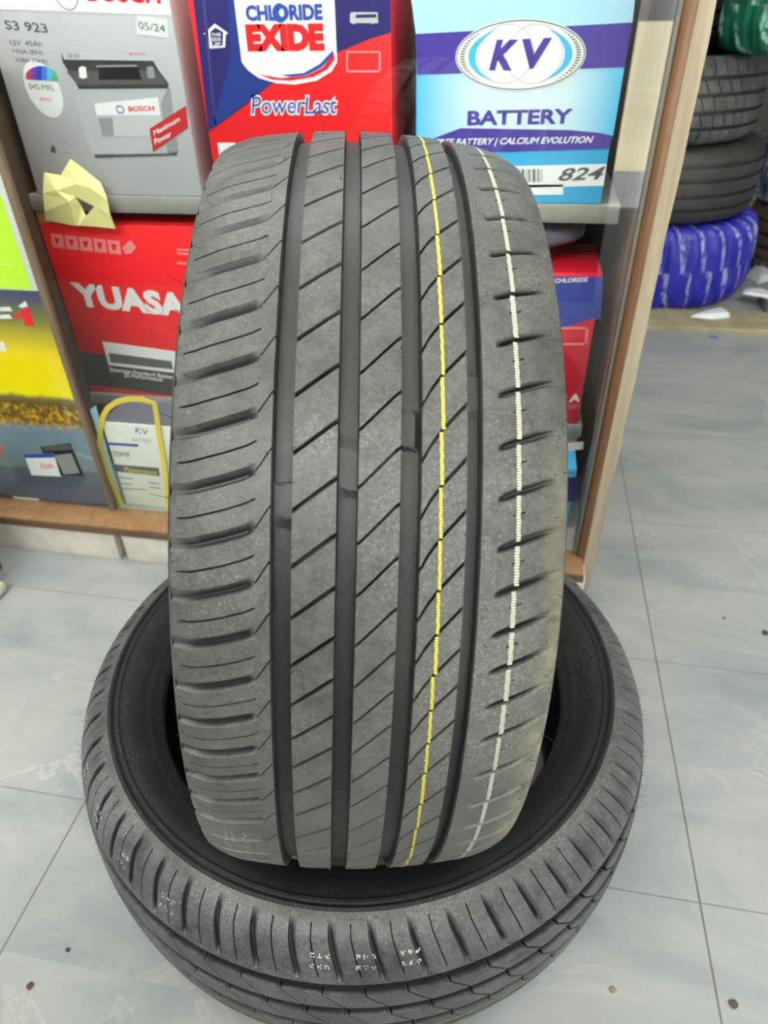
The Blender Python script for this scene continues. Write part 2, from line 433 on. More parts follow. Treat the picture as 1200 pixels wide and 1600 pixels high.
# ================================================================== THE SHOWCASE
def wood_material(name, dark, light, rough=0.5, scale=1.0):
    m = bpy.data.materials.new(name); m.use_nodes = True
    nt = m.node_tree; b = nt.nodes['Principled BSDF']; L = nt.links
    tc = nt.nodes.new('ShaderNodeTexCoord'); mp = nt.nodes.new('ShaderNodeMapping')
    mp.inputs['Scale'].default_value = (60 * scale, 60 * scale, 4 * scale); L.new(tc.outputs['Object'], mp.inputs[0])
    n = N(nt, 'ShaderNodeTexNoise', Scale=1.0, Detail=6, Roughness=0.7, Distortion=0.4); L.new(mp.outputs[0], n.inputs['Vector'])
    r = ramp(nt, n.outputs['Fac'], [(0.3, srgb(dark)), (0.7, srgb(light))]); L.new(r.outputs['Color'], b.inputs['Base Color'])
    b.inputs['Roughness'].default_value = rough
    bp = N(nt, 'ShaderNodeBump'); bp.inputs['Strength'].default_value = 0.25; bp.inputs['Distance'].default_value = 0.001
    L.new(n.outputs['Fac'], bp.inputs['Height']); L.new(bp.outputs['Normal'], b.inputs['Normal'])
    return m
WOOD = wood_material('brown_moulding', (84, 56, 36), (128, 92, 62), 0.38)
PALE = wood_material('raw_board_edge', (146, 134, 116), (180, 168, 148), 0.75)
DARKWOOD = wood_material('dark_panel', (70, 58, 44), (92, 77, 60), 0.6)
SILLW = wood_material('tan_sill', (124, 92, 62), (160, 124, 88), 0.45)
SHELF = mat('grey_shelf_laminate', (148, 150, 144), 0.55, noise=0.08, nscale=60)
PLINTH = mat('dusty_plinth_tile', (214, 208, 200), 0.5, noise=0.16, nscale=22)

case = empty('display_case', 'glass fronted wooden display case full of boxed batteries standing along the tiled floor', 'display case', (-0.5, 0.87, 0))
DF = 0.862     # plane of the pane
a0, a1 = at(0, 246, 0.87), at(190, 805, 0.87)
LP = -0.657    # left edge of the left post
# plinth in two lengths with an open joint
ZS, ZT = 0.064, 0.081
for x0, x1 in ((-1.35, -0.640), (-0.626, 0.155)):
    box('plinth', (x0, 0.822, 0), (x1, 0.86, ZS), PLINTH, case, 0.003)
box('sill', (-1.35, 0.815, ZS), (0.150, 0.872, ZT), SILLW, case, 0.003)
box('sill_front_shade', (-1.35, 0.8135, ZS + 0.001), (0.150, 0.8150, ZT - 0.003), mat('sill_edge_shade', (104, 80, 60), 0.6, noise=0.1), case)  # thin strip with the front face's shading put into its colour
box('bottom_board', (-1.35, 0.872, 0.055), (0.150, 1.34, 0.079), SHELF, case)
box('back_panel', (-1.35, 1.34, 0), (0.155, 1.36, 1.5), mat('grey_back_board', (66, 66, 62), 0.8, noise=0.3, nscale=12), case)
box('divider_panel', (-0.752, 0.975, 0.08), (-0.7305, 1.34, 1.5), DARKWOOD, case)
# left post
box('post', (LP, 0.857, ZT), (LP + 0.010, 0.868, 1.5), wood_material('faded_post', (104, 88, 70), (140, 124, 104), 0.55), case, 0.002)
# right moulding, raw board beside it
def slab_px(name, px, Y0, Y1, m, wob=0.0, seed=0):
    """upright board whose outline follows left and right edge points given per height"""
    bm = bmesh.new(); rnd = random.Random(seed); rows = []
    n = 40
    for i in range(n + 1):
        f = i / n; z = -0.0 + f * 1.5
        xl, xr = px(z); xr += rnd.uniform(-wob, wob)
        rows.append([bm.verts.new((x - case.location.x, y - case.location.y, z)) for x, y in ((xl, Y0), (xr, Y0), (xr, Y1), (xl, Y1))])
    for a, b in zip(rows[:-1], rows[1:]):
        for k in range(4): bm.faces.new((a[k], a[(k + 1) % 4], b[(k + 1) % 4], b[k]))
    bm.faces.new(rows[0]); bm.faces.new(rows[-1])
    return bm_obj(name, bm, m, case, sharp=30)
box('moulding', (0.1405, 0.853, 0.0), (0.1535, 0.885, 1.5), WOOD, case, 0.004)
box('glass_bead', (0.1355, 0.858, 0.08), (0.1403, 0.885, 1.5), mat('grey_bead', (112, 106, 96), 0.5), case, 0.001)
slab_px('raw_board', lambda z: (0.1545, 0.1725), 0.868, 0.885, PALE, 0.0011, 3)
box('side_panel', (0.156, 0.886, 0), (0.172, 1.36, 1.5), PALE, case)
for zz, t in ((0.566, 0.024), (0.234, 0.022)):
    box('shelf', (-0.7300, 0.999, zz - t), (0.134, 1.335, zz), SHELF, case, 0.002)
for x, z0, z1 in ((-0.7295, 0.455, 0.541), (0.112, 0.165, 0.211)):
    box('shelf_support', (x, 1.004, z0), (x + 0.018, 1.03, z1), mat('tan_batten', (178, 138, 92), 0.6, noise=0.1), case, 0.001)

def glass_material():
    m = bpy.data.materials.new('window_glass'); m.use_nodes = True
    nt = m.node_tree; L = nt.links
    for n in list(nt.nodes):
        if n.type != 'OUTPUT_MATERIAL': nt.nodes.remove(n)
    out = [n for n in nt.nodes if n.type == 'OUTPUT_MATERIAL'][0]
    tr = nt.nodes.new('ShaderNodeBsdfTransparent'); tr.inputs[0].default_value = (0.97, 0.985, 0.98, 1)
    gl = nt.nodes.new('ShaderNodeBsdfGlossy'); gl.inputs['Roughness'].default_value = 0.0
    fr = nt.nodes.new('ShaderNodeLayerWeight'); fr.inputs['Blend'].default_value = 0.5
    pw = N(nt, 'ShaderNodeMath', op='POWER'); pw.inputs[1].default_value = 5; L.new(fr.outputs['Facing'], pw.inputs[0])
    mu = N(nt, 'ShaderNodeMath', op='MULTIPLY_ADD'); mu.inputs[1].default_value = 0.92; mu.inputs[2].default_value = 0.038; L.new(pw.outputs[0], mu.inputs[0])
    mx = nt.nodes.new('ShaderNodeMixShader'); L.new(mu.outputs[0], mx.inputs[0]); L.new(tr.outputs[0], mx.inputs[1]); L.new(gl.outputs[0], mx.inputs[2])
    L.new(mx.outputs[0], out.inputs['Surface'])
    return m
GLASS = glass_material()
box('pane', (LP + 0.010, DF, 0.0815), (0.1355, DF + 0.004, 1.49), GLASS, case)
box('pane', (-1.34, DF, 0.0815), (LP, DF + 0.004, 1.49), GLASS, case)

box('top_board', (-1.35, 0.855, 1.5), (0.172, 1.36, 1.52), SHELF, case)
# ================================================================== PRINT COLOURS
RED = mat('print_red', (244, 34, 38), 0.35); WHITE = mat('print_white', (236, 238, 240), 0.4)
NAVY = mat('print_navy', (44, 42, 112), 0.35); BLUE = mat('print_blue', (50, 80, 176), 0.35)
SKY = mat('print_sky', (70, 184, 244), 0.35); PALESKY = mat('print_pale_sky', (176, 222, 246), 0.4)
VIOLET = mat('print_violet', (74, 58, 160), 0.35); GREY = mat('print_grey', (196, 198, 204), 0.4)
DGREY = mat('print_dark_grey', (92, 92, 94), 0.4); BLACK = mat('print_black', (30, 30, 31), 0.4)
MGREY = mat('print_mid_grey', (150, 151, 154), 0.4); PINK = mat('print_pink', (250, 150, 150), 0.4)
def carton(name, label, cat, x0, x1, z0, z1, Y, depth, m, bev=0.0015):
    t = empty(name, label, cat, ((x0 + x1) / 2, Y + depth / 2, z0))
    box('carton', (x0, Y, z0), (x1, Y + depth, z1), m, t, bev)
    return t
ZA = 0.5665    # top of upper shelf

# ---- grey battery carton, top left
YB = 1.001
t = carton('battery_box', 'silver grey carton with a picture of a battery, leftmost on the upper shelf', 'battery box', -0.7135, -0.4505, ZA, 0.86, YB, 0.18, mat('carton_silver', (190, 191, 196), 0.4))
z = at(0, 12, YB).z; z2 = at(270, 22, YB).z
sheet('white_band', [(-0.713, 0.791), (-0.451, 0.779), (-0.451, 0.858), (-0.713, 0.858)], YB, 1, WHITE, t)
ptext('BOSCH', (138, 2), (252, 6), (138, -32), YB, 2, RED, t, bold=0.03)
c = at(103, -12, YB); ring_sheet('emblem', c.x, c.z, 0.0165, 0.0185, 0.001, YB, 2, DGREY, t)
ptext('S3 923', (10, 46), (76, 52), (9, 31), YB, 1, DGREY, t, bold=0.012)
ptext('12V  45Ah', (17, 70), (66, 73), (16, 62), YB, 1, DGREY, t)
ptext('192A (EN)', (22, 85), (68, 88), (21, 76), YB, 1, DGREY, t)
ptext('328A (SAE)', (25, 98), (76, 101), (24, 90), YB, 1, DGREY, t)
psheet('date_label', [(214, 24), (261, 30), (263, 59), (214, 53)], YB, 1, mat('label_pale', (226, 234, 232), 0.5), t)
ptext('05/24', (218, 45), (259, 51), (217, 33), YB, 2, DGREY, t)
# round emblem
c = at(68, 140, YB)
sheet('round_label', [(c.x + 0.026 * math.cos(a) + 0.004 * math.sin(-a), c.z + 0.0335 * math.sin(a)) for a in [2 * PI * i / 40 for i in range(40)]], YB, 1, WHITE, t)
for i, cc in enumerate([(214, 70, 80), (110, 70, 190), (50, 66, 200), (70, 130, 220), (90, 190, 230), (90, 190, 120)]):
    m_ = mat('rainbow_%s' % ['red', 'violet', 'blue', 'azure', 'cyan', 'green'][i], cc, 0.4)
    x0 = 41 + i * 8.2; x1 = x0 + 8.2
    def top(x): return 123 - 20 * math.sqrt(max(0, 1 - ((x - 65) / 26) ** 2)) + (x - 65) * 0.03
    psheet('colour_stripe', [(x0, 124 + (x0 - 41) * .06), (x1, 124 + (x1 - 41) * .06), (x1, top(x1)), ((x0 + x1) / 2, top((x0 + x1) / 2)), (x0, top(x0))], YB, 2, m_, t)
ptext('045-MFL', (47, 139), (86, 142), (46, 130), YB, 2, DGREY, t)
ptext('BOSCH', (64, 157), (82, 158), (64, 152), YB, 2, RED, t)
# printed picture of a battery
psheet('battery_picture_body', [(103, 112), (119, 138), (262, 138), (278, 238), (150, 243), (140, 234)], YB, 1, mat('picture_silver', (184, 187, 192), 0.4), t)
psheet('battery_picture_foot', [(147, 241), (150, 247), (277, 243), (277, 237), (262, 240)], YB, 2, DGREY, t)
psheet('battery_picture_side', [(262, 138), (266, 139), (279, 238), (262, 240), (252, 160)], YB, 2, MGREY, t)
psheet('battery_picture_lid', [(96, 81), (98, 97), (108, 112), (124, 139), (263, 138), (264, 131), (247, 108), (240, 96), (231, 80)], YB, 2, mat('picture_lid', (62, 62, 62), 0.4), t)
psheet('battery_picture_top', [(96, 81), (101, 93), (241, 95), (231, 80)], YB, 3, GREY, t)
psheet('battery_picture_band', [(104, 111), (122, 133), (262, 132), (246, 110)], YB, 3, mat('picture_deck', (92, 91, 88), 0.4), t)
psheet('battery_picture_recess', [(155, 103), (155, 124), (222, 124), (215, 103)], YB, 4, BLACK, t)
psheet('battery_picture_slot', [(152, 105), (216, 104), (214, 101), (150, 102)], YB, 5, MGREY, t)
for x in (130, 236):
    psheet('battery_picture_terminal', [(x - 6, 106), (x - 5, 121), (x + 1, 123), (x + 7, 121), (x + 5, 105), (x - 1, 103)], YB, 5, WHITE if x < 200 else MGREY, t)
psheet('battery_picture_label', [(148, 162), (151, 180), (251, 180), (247, 152)], YB, 2, WHITE, t)
psheet('battery_picture_panel', [(152, 181), (160, 213), (256, 213), (251, 181)], YB, 2, GREY, t)
psheet('battery_picture_patch', [(154, 184), (160, 212), (178, 212), (176, 184)], YB, 3, MGREY, t)
ptext('BOSCH', (202, 174), (242, 173), (202, 166), YB, 3, RED, t, bold=0.03)
c = at(188, 171, YB); ring_sheet('emblem', c.x, c.z, 0.006, 0.005, 0.0014, YB, 3, BLUE, t)
ptext('BOSCH', (203, 86), (227, 86), (203, 82), YB, 4, RED, t)
ptext('S3 S3', (107, 90), (125, 90), (107, 84), YB, 4, BLUE, t)
psheet('red_flag', [(234, 201), (291, 165), (294, 199), (240, 237)], YB, 4, mat('flag_red', (200, 46, 48), 0.4), t)
for s, b0, b1, tp in (('Maximum', (242, 212), (282, 189), (240, 204)), ('Power', (243, 226), (269, 213), (241, 217))):
    ptext(s, b0, b1, tp, YB, 5, WHITE, t, bold=0.015)
for x0, x1 in ((57, 71), (73, 80), (81, 88), (90, 110)):
    a, b = at(x0, 222, YB), at(x1, 240, YB)
    for s4 in (((a.x, a.z), (b.x, a.z), (b.x, a.z - 0.0007), (a.x, a.z - 0.0007)), ((a.x, b.z), (b.x, b.z), (b.x, b.z + 0.0007), (a.x, b.z + 0.0007))):
        sheet('pictogram_frame', list(s4), YB, 1, MGREY, t)
psheet('pictogram', [(79, 238), (80, 230), (83, 226), (86, 230), (88, 239)], YB, 1, DGREY, t)

# ---- red and navy carton
t = carton('battery_box', 'red and navy battery carton with a white shield emblem on the upper shelf', 'battery box', -0.4265, -0.1705, ZA, 0.86, YB, 0.18, mat('carton_red', (248, 36, 42), 0.35))
psheet('navy_field', [(294, -70), (326, 206), (336, 199), (385, 163), (423, 132), (470, 105), (532, 80), (580, 60), (611, 51), (610, -70)], YB, 1, NAVY, t)
psheet('lighter_navy_field', [(330, 202), (388, 158), (425, 130), (400, 118), (381, 100), (366, -70), (352, -70), (362, 90)], YB, 2, mat('print_royal', (34, 58, 140), 0.4), t)
sh = [(366, -70), (366, 0), (378, 97), (388, 110), (405, 122), (432, 130), (462, 132), (495, 126), (518, 112), (527, 97), (523, 0), (522, -70)]
psheet('shield', sh, YB, 3, WHITE, t)
psheet('shield_swoosh', [(405, 116), (440, 122), (480, 118), (505, 105), (522, 82), (523, 93), (512, 108), (490, 120), (455, 126), (425, 124)], YB, 4, RED, t)
psheet('shield_swoosh', [(440, 117), (475, 114), (500, 100), (521, 78), (521, 85), (504, 104), (480, 117), (455, 120)], YB, 5, BLUE, t)
ptext('CHLORIDE', (386, 33), (505, 31), (386, 8), YB, 5, BLUE, t, bold=0.045)
ptext('EXIDE', (388, 80), (508, 79), (386, 38), YB, 5, RED, t, bold=0.07)
c = at(438, 20, YB); ring_sheet('globe_emblem', c.x, c.z, 0.0095, 0.0095, 0.004, YB, 6, BLUE, t)
for s_, x0, x1 in (('Power', 394, 478), ('Last', 477, 527)):
    ptext(s_, (x0 - 2, 181), (x1 + 2, 180), (x0, 148), YB, 2, WHITE, t, bold=0.055, shear=0.2)
    ptext(s_, (x0, 178), (x1, 177), (x0 + 3, 151), YB, 3, BLUE, t, bold=0.0, shear=0.2)
for x0, y0, x1, y1 in ((542, 80, 594, 82.5), (542, 110, 594, 113), (541, 80, 543.5, 113), (592, 80, 595, 113)):
    psheet('outline_box', [(x0, y0), (x1, y0), (x1, y1), (x0, y1)], YB, 2, PINK, t)
house = [(318, 53), (336, 37), (357, 52), (353, 54), (352, 74), (328, 76), (324, 54)]
psheet('arrow_sign', house, YB, 2, WHITE, t)
psheet('arrow_sign_inner', [(329, 50), (337, 43), (349, 50), (348, 71), (331, 72)], YB, 3, NAVY, t)
for i, s in enumerate(('THIS', 'SIDE', 'UP')):
    ptext(s, (331, 57 + 7.5 * i), (346, 56.5 + 7.5 * i), (331, 51.5 + 7.5 * i), YB, 4, WHITE, t, bold=0.02)
psheet('bus_pictogram', [(547, 22), (549, 19), (590, 19), (591, 36), (585, 36), (583, 38), (580, 36), (556, 36), (553, 38), (550, 36), (547, 35)], YB, 2, mat('print_dull_white', (190, 192, 196), 0.5), t)
psheet('bus_windows', [(556, 23), (588, 22), (588, 27), (556, 28)], YB, 3, NAVY, t)
psheet('white_label', [(340, 223), (368, 223), (366, 253), (345, 256)], YB, 2, WHITE, t)
ptext('Exide', (345, 243), (364, 241), (345, 238), YB, 3, BLACK, t)
psheet('fold_highlight', [(312, -40), (318, -40), (338, 198), (336, 199)], YB, 2, mat('print_slate', (66, 66, 128), 0.4), t)

# ---- pale blue carton with the oval emblem
t = carton('battery_box', 'pale blue and violet battery carton with an oval emblem on the upper shelf', 'battery box', -0.1395, 0.108, ZA, 0.86, YB, 0.18, mat('carton_sky', (80, 188, 246), 0.3))
psheet('upper_field', [(635, -60), (650, 55), (988, 36), (999, -60)], YB, 1, PALESKY, t)
psheet('violet_band', [(649, 53), (652, 117), (976, 105), (988, 35), (900, 40)], YB, 2, VIOLET, t)
def glow_material():
    m = bpy.data.materials.new('print_blue_to_ice'); m.use_nodes = True
    nt = m.node_tree; b = nt.nodes['Principled BSDF']; L = nt.links
    tc = nt.nodes.new('ShaderNodeTexCoord'); sep = nt.nodes.new('ShaderNodeSeparateXYZ'); L.new(tc.outputs['Object'], sep.inputs[0])
    mr = N(nt, 'ShaderNodeMapRange'); L.new(sep.outputs['X'], mr.inputs[0]); mr.inputs[1].default_value = -0.124; mr.inputs[2].default_value = 0.124
    r = ramp(nt, mr.outputs[0], [(0.0, srgb((80, 190, 248))), (0.3, srgb((206, 230, 242))), (0.75, srgb((210, 232, 244))), (1.0, srgb((96, 200, 248)))])
    L.new(r.outputs['Color'], b.inputs['Base Color']); b.inputs['Roughness'].default_value = 0.35
    return m
psheet('blue_to_ice_field', [(652, 116), (976, 104), (958, 212), (652, 222)], YB, 1, glow_material(), t)
c = at(812, 87, YB); k = at(915, 87, YB).x - c.x; kz = c.z - at(812, 142, YB).z
sheet('oval_emblem', ellipse(c.x, c.z, k, kz), YB, 3, WHITE, t)
ring_sheet('emblem_ring', c.x, c.z, k * 0.985, kz * 0.97, 0.0012, YB, 4, DGREY, t)
for sgn in (1, -1):
    a = 0 if sgn > 0 else PI
    for i in range(21):
        b = a - 0.85 + 1.7 * i / 20
        rx, rz = k * 0.93, kz * 0.9; wd = 0.05 * math.cos((b - a) * 1.6)
        p1 = (c.x + rx * math.cos(b - 0.02), c.z + rz * math.sin(b - 0.02)); p2 = (c.x + rx * math.cos(b + 0.02), c.z + rz * math.sin(b + 0.02))
        q1 = (c.x + rx * (1 - wd * 1.6) * math.cos(b - 0.02), c.z + rz * (1 - wd * 1.6) * math.sin(b - 0.02)); q2 = (c.x + rx * (1 - wd * 1.6) * math.cos(b + 0.02), c.z + rz * (1 - wd * 1.6) * math.sin(b + 0.02))
        sheet('emblem_tick', [p1, p2, q2, q1], YB, 4, DGREY, t)
    ring_sheet('emblem_crescent', c.x, c.z, k * 0.8, kz * 0.82, 0.009, YB, 4, SKY, t, a0=a - 1.1, a1=a + 1.1, n=30, thz=0.004, crescent=True)
ptext('K', (764, 110), (806, 110), (768, 62), YB, 5, VIOLET, t, bold=0.05, shear=0.25)
ptext('V', (812, 108), (858, 106), (812, 61), YB, 5, VIOLET, t, bold=0.05, shear=0.1)
cc = at(775, 85, YB); ring_sheet('emblem_circle', cc.x + 0.012, cc.z, 0.033, 0.030, 0.0005, YB, 5, MGREY, t)
cc = at(835, 85, YB); ring_sheet('emblem_circle', cc.x, cc.z, 0.033, 0.030, 0.0005, YB, 5, MGREY, t)
ptext('BATTERY', (730, 196), (893, 193), (730, 173), YB, 3, VIOLET, t, bold=0.035)
psheet('violet_ribbon', [(680, 215), (720, 200), (890, 203), (935, 207), (958, 212), (950, 232), (690, 240), (640, 240)], YB, 4, VIOLET, t)
ptext('FREE BATTERY | CALCIUM EVOLUTION', (680, 230), (926, 226), (682, 217), YB, 5, WHITE, t, bold=0.02, shear=0.3)
psheet('white_footer', [(700, 262), (948, 256), (943, 290), (700, 296)], YB, 2, WHITE, t)
psheet('white_footer_corner', [(651, 262), (702, 262), (702, 305), (651, 306)], YB, 1, PALESKY, t)
for i, wd in enumerate((2, 1, 3, 1, 1, 2, 1, 3, 1, 2, 1, 1)):
    x0 = 808 + i * 3.5
    psheet('barcode_bar', [(x0, 264), (x0 + wd, 264), (x0 + wd, 284), (x0, 284)], YB, 3, DGREY, t)
ptext('824', (872, 283), (943, 280), (875, 263), YB, 3, DGREY, t, bold=0.02, shear=0.3)
psheet('white_patch_footer', [(800, 289), (880, 288), (880, 304), (800, 305)], YB, 2, WHITE, t)

# ---- dark battery carton behind, between shelves
ZL = 0.2345
def plain_carton(label, x0, x1, z0, z1, Y, d, m, name='battery_box'):
    o = box(name, (x0, Y, z0), (x1, Y + d, z1), m, None, 0.003)
    return tag(o, label, 'battery box')
# ---- red carton, middle shelf left
YY = 1.003
t = carton('battery_box', 'red and black battery carton with large white lettering at left on the middle shelf', 'battery box', -0.7275, -0.4505, ZL, 0.524, YY, 0.17, mat('carton_scarlet', (250, 40, 46), 0.35))
psheet('black_footer', [(105, 548), (285, 566), (282, 620), (122, 598)], YY, 1, mat('print_charcoal', (70, 71, 64), 0.4), t)
ptext('YUASA', (120, 478), (297, 497), (108, 440), YY, 2, WHITE, t, bold=0.055)
for i in range(5):
    x0 = 79 + i * 22.2; y0 = 365 + i * 2.4
    psheet('pictogram_tile', [(x0, y0), (x0 + 19, y0 + 2), (x0 + 22, y0 + 23), (x0 + 3, y0 + 21)], YY, 1, PINK, t)
    psheet('pictogram', [(x0 + 6, y0 + 6), (x0 + 14, y0 + 7), (x0 + 14, y0 + 12), (x0 + 11, y0 + 18), (x0 + 8, y0 + 13)], YY, 2, RED, t)
psheet('pictogram_tile', [(191, 387), (203, 375), (213, 386), (205, 396), (196, 397)], YY, 1, PINK, t)
for y in (388, 394, 409):
    psheet('small_print', [(275, y), (298, y + 2), (300, y + 5), (277, y + 3)], YY, 1, PINK, t)
psheet('white_frame', [(160, 533), (274, 549), (278, 583), (170, 570)], YY, 2, WHITE, t)
psheet('white_frame_inner', [(170, 551), (268, 564), (271, 577), (173, 566)], YY, 3, mat('print_steel', (96, 100, 98), 0.4), t)
for s, x0, x1, y in (('Japanese Standard Battery', 172, 277, 581), ('JIS Performance', 195, 255, 590)):
    ptext(s, (x0, y), (x1, y + (x1 - x0) * .13), (x0, y - 8), YY, 2, WHITE, t, bold=0.02)
bm = bmesh.new()
a = plain_carton('black battery box standing behind the red and black carton under the upper shelf', -0.72, -0.47, 0.2345, 0.53, 1.18, 0.14, mat('carton_black', (58, 60, 58), 0.45, noise=0.2))
# ---- cream carton with yellow strap, bottom shelf left
YK = 0.884
t = carton('battery_box', 'white battery carton with a yellow carrying strap on the bottom board of the case', 'battery box', -0.640, -0.455, 0.0795, 0.246, YK, 0.075, mat('carton_cream', (226, 230, 222), 0.45))
YEL = mat('strap_yellow', (238, 214, 70), 0.5)
box('shaded_top', (-0.638, YK + 0.002, 0.2462), (-0.457, YK + 0.073, 0.2475), mat('carton_top_shade', (96, 104, 118), 0.5), t)  # dark sheet carrying the shading on the carton top in its colour
# pale blue edges and prints
psheet('blue_edge', [(141, 640), (150, 633), (158, 668), (196, 800), (190, 803)], YK, 1, PALESKY, t)
psheet('blue_line', [(166, 691), (216, 694), (216, 698), (166, 695)], YK, 1, BLUE, t)
ptext('KV', (212, 676), (234, 680), (212, 667), YK, 1, BLUE, t, shear=0.2)
ptext('BATTERY', (208, 689), (238, 692), (208, 684), YK, 1, MGREY, t)
ptext('N70MF', (168, 712), (205, 715), (168, 704), YK, 1, DGREY, t)
psheet('dark_label', [(174, 725), (248, 731), (250, 744), (178, 736)], YK, 1, DGREY, t)
ptext('Maintenance', (196, 737), (246, 742), (195, 729), YK, 2, YEL, t)
for x0, x1, y in ((186, 208, 745), (188, 206, 754), (186, 228, 762), (232, 250, 753), (234, 250, 760), (192, 228, 787), (198, 222, 791)):
    psheet('small_print', [(x0, y), (x1, y + 2), (x1, y + 4), (x0, y + 2)], YK, 1, MGREY, t)
def strap(pxs, Y, wd, par, offs):
    bm = bmesh.new(); prev = None; off = par.location
    for (x, y), dy in zip(pxs, offs):
        c = at(x, y, Y); i = pxs.index((x, y))
        a = at(*pxs[max(0, i - 1)], Y); b = at(*pxs[min(len(pxs) - 1, i + 1)], Y)
        d = Vector((b.x - a.x, 0, b.z - a.z)).normalized(); nn = Vector((-d.z, 0, d.x)) * wd / 2
        p = [bm.verts.new(c + s * nn + Vector((0, q - dy, 0)) - off) for s, q in ((1, 0), (-1, 0), (-1, -0.0015), (1, -0.0015))]
        if prev:
            for k in range(4): bm.faces.new((prev[k], prev[(k + 1) % 4], p[(k + 1) % 4], p[k]))
        prev = p
    return bm_obj('carrying_strap', bm, YEL, par, sharp=60)
strap([(197, 802), (187, 778), (173, 745), (163, 718), (157, 690), (158, 668), (162, 650), (170, 636), (184, 626), (203, 621), (225, 622), (243, 628), (247, 650), (250, 680), (257, 720), (262, 760), (266, 813)], YK, 0.0085, t, [.001] * 4 + [.002] * 3 + [.004] * 6 + [.002] * 4)

# ---- left bay cartons
YL = 0.8685
xr = at(57, 447, YL).x + 0.001
t = carton('advert_board', 'lime green advert board with a white edge behind the left pane', 'advert board', -0.95, xr, 0.4655, 0.80, YL, 0.02, mat('carton_white', (238, 240, 240), 0.4), 0.001)
a = at(0, 455, YL)
sheet('lime_field', [(-0.93, 0.462 + 0.005), (xr - 0.0095, 0.4675), (xr - 0.0095, 0.79), (-0.93, 0.79)], YL, 1, mat('print_lime', (204, 250, 70), 0.4), t)
psheet('faint_line', [(0, 411), (18, 412), (18, 415), (0, 414)], YL, 2, mat('print_pale_lime', (226, 246, 140), 0.4), t)
t = carton('advert_board', 'advert board with a yellow sky, road and hillside picture behind the left pane', 'advert board', -0.95, xr + 0.001, 0.0795, 0.4645, YL, 0.02, mat('carton_asphalt', (84, 94, 112), 0.4), 0.001)
def landscape():
    m = bpy.data.materials.new('landscape_print'); m.use_nodes = True
    nt = m.node_tree; b = nt.nodes['Principled BSDF']; L = nt.links
    tc = nt.nodes.new('ShaderNodeTexCoord'); sep = nt.nodes.new('ShaderNodeSeparateXYZ'); L.new(tc.outputs['Object'], sep.inputs[0])
    n = N(nt, 'ShaderNodeTexNoise', Scale=40, Detail=6, Roughness=0.7); L.new(tc.outputs['Object'], n.inputs['Vector'])
    n.inputs['Scale'].default_value = 40
    s = N(nt, 'ShaderNodeMath', op='MULTIPLY_ADD'); L.new(n.outputs['Fac'], s.inputs[0]); s.inputs[1].default_value = 0.02; L.new(sep.outputs['Z'], s.inputs[2])
    mr = N(nt, 'ShaderNodeMapRange'); L.new(s.outputs[0], mr.inputs[0]); mr.inputs[1].default_value = 0.0; mr.inputs[2].default_value = 0.4
    Z0 = t.location.z
    def zz(y): return (at(60, y, YL).z - Z0 + 0.01) / 0.4
    r = ramp(nt, mr.outputs[0], [(0.0, srgb((36, 40, 50))), (zz(785), srgb((40, 44, 56))), (zz(775), srgb((84, 98, 122))), (zz(735), srgb((88, 96, 110))), (zz(728), srgb((120, 138, 140))), (zz(668), srgb((118, 140, 160))), (zz(658), srgb((110, 84, 30))),
        (zz(632), srgb((100, 84, 50))), (zz(622), srgb((140, 122, 70))), (zz(616), srgb((255, 238, 10))), (zz(555), srgb((255, 226, 10))), (zz(500), srgb((130, 130, 60))), (zz(468), srgb((84, 88, 110))), (zz(452), srgb((64, 64, 120)))])
    n2 = N(nt, 'ShaderNodeTexNoise', Scale=110, Detail=5, Roughness=0.7); L.new(tc.outputs['Object'], n2.inputs['Vector'])
    g1 = N(nt, 'ShaderNodeMapRange'); L.new(mr.outputs[0], g1.inputs[0]); g1.inputs[1].default_value = zz(672); g1.inputs[2].default_value = zz(664)
    g2 = N(nt, 'ShaderNodeMapRange'); L.new(mr.outputs[0], g2.inputs[0]); g2.inputs[1].default_value = zz(630); g2.inputs[2].default_value = zz(638)
    g = N(nt, 'ShaderNodeMath', op='MULTIPLY'); L.new(g1.outputs[0], g.inputs[0]); L.new(g2.outputs[0], g.inputs[1])
    r2 = ramp(nt, n2.outputs['Fac'], [(0.46, (0, 0, 0)), (0.6, (1, 1, 1))])
    gg = N(nt, 'ShaderNodeMath', op='MULTIPLY'); L.new(g.outputs[0], gg.inputs[0]); L.new(r2.outputs['Color'], gg.inputs[1])
    L.new(mixc(nt, gg.outputs[0], r.outputs['Color'], srgb((226, 176, 40))), b.inputs['Base Color'])
    b.inputs['Roughness'].default_value = 0.35
    return m
o = sheet('landscape_picture', [(-0.949, 0.081), (xr, 0.081), (xr, 0.4635), (-0.949, 0.4635)], YL, 1, landscape(), t)
psheet('numeral_one', [(36, 480), (44, 479), (55, 508), (39, 509), (36, 495), (22, 498), (22, 491), (34, 488)], YL, 2, RED, t)
psheet('numeral_cap', [(29, 478), (40, 470), (44, 479), (36, 482)], YL, 2, WHITE, t)
for y in (480, 492):
    psheet('small_print', [(0, y), (15, y - 1), (20, y + 6), (0, y + 6)], YL, 2, WHITE, t)
psheet('small_print', [(0, 535), (5, 533), (11, 549), (0, 549)], YL, 2, WHITE, t)
psheet('battery_picture', [(64, 698), (110, 692), (128, 735), (131, 743), (88, 742), (66, 704)], YL, 2, BLACK, t)
psheet('battery_picture_side', [(86, 711), (112, 708), (125, 739), (100, 741)], YL, 3, MGREY, t)
psheet('battery_picture_lid', [(66, 697), (108, 694), (114, 702), (70, 705)], YL, 3, DGREY, t)
psheet('price_label', [(38, 709), (84, 707), (96, 744), (50, 742)], YL, 4, WHITE, t)
psheet('price_label_band', [(38, 709), (84, 707), (86, 714), (40, 715)], YL, 5, BLUE, t)
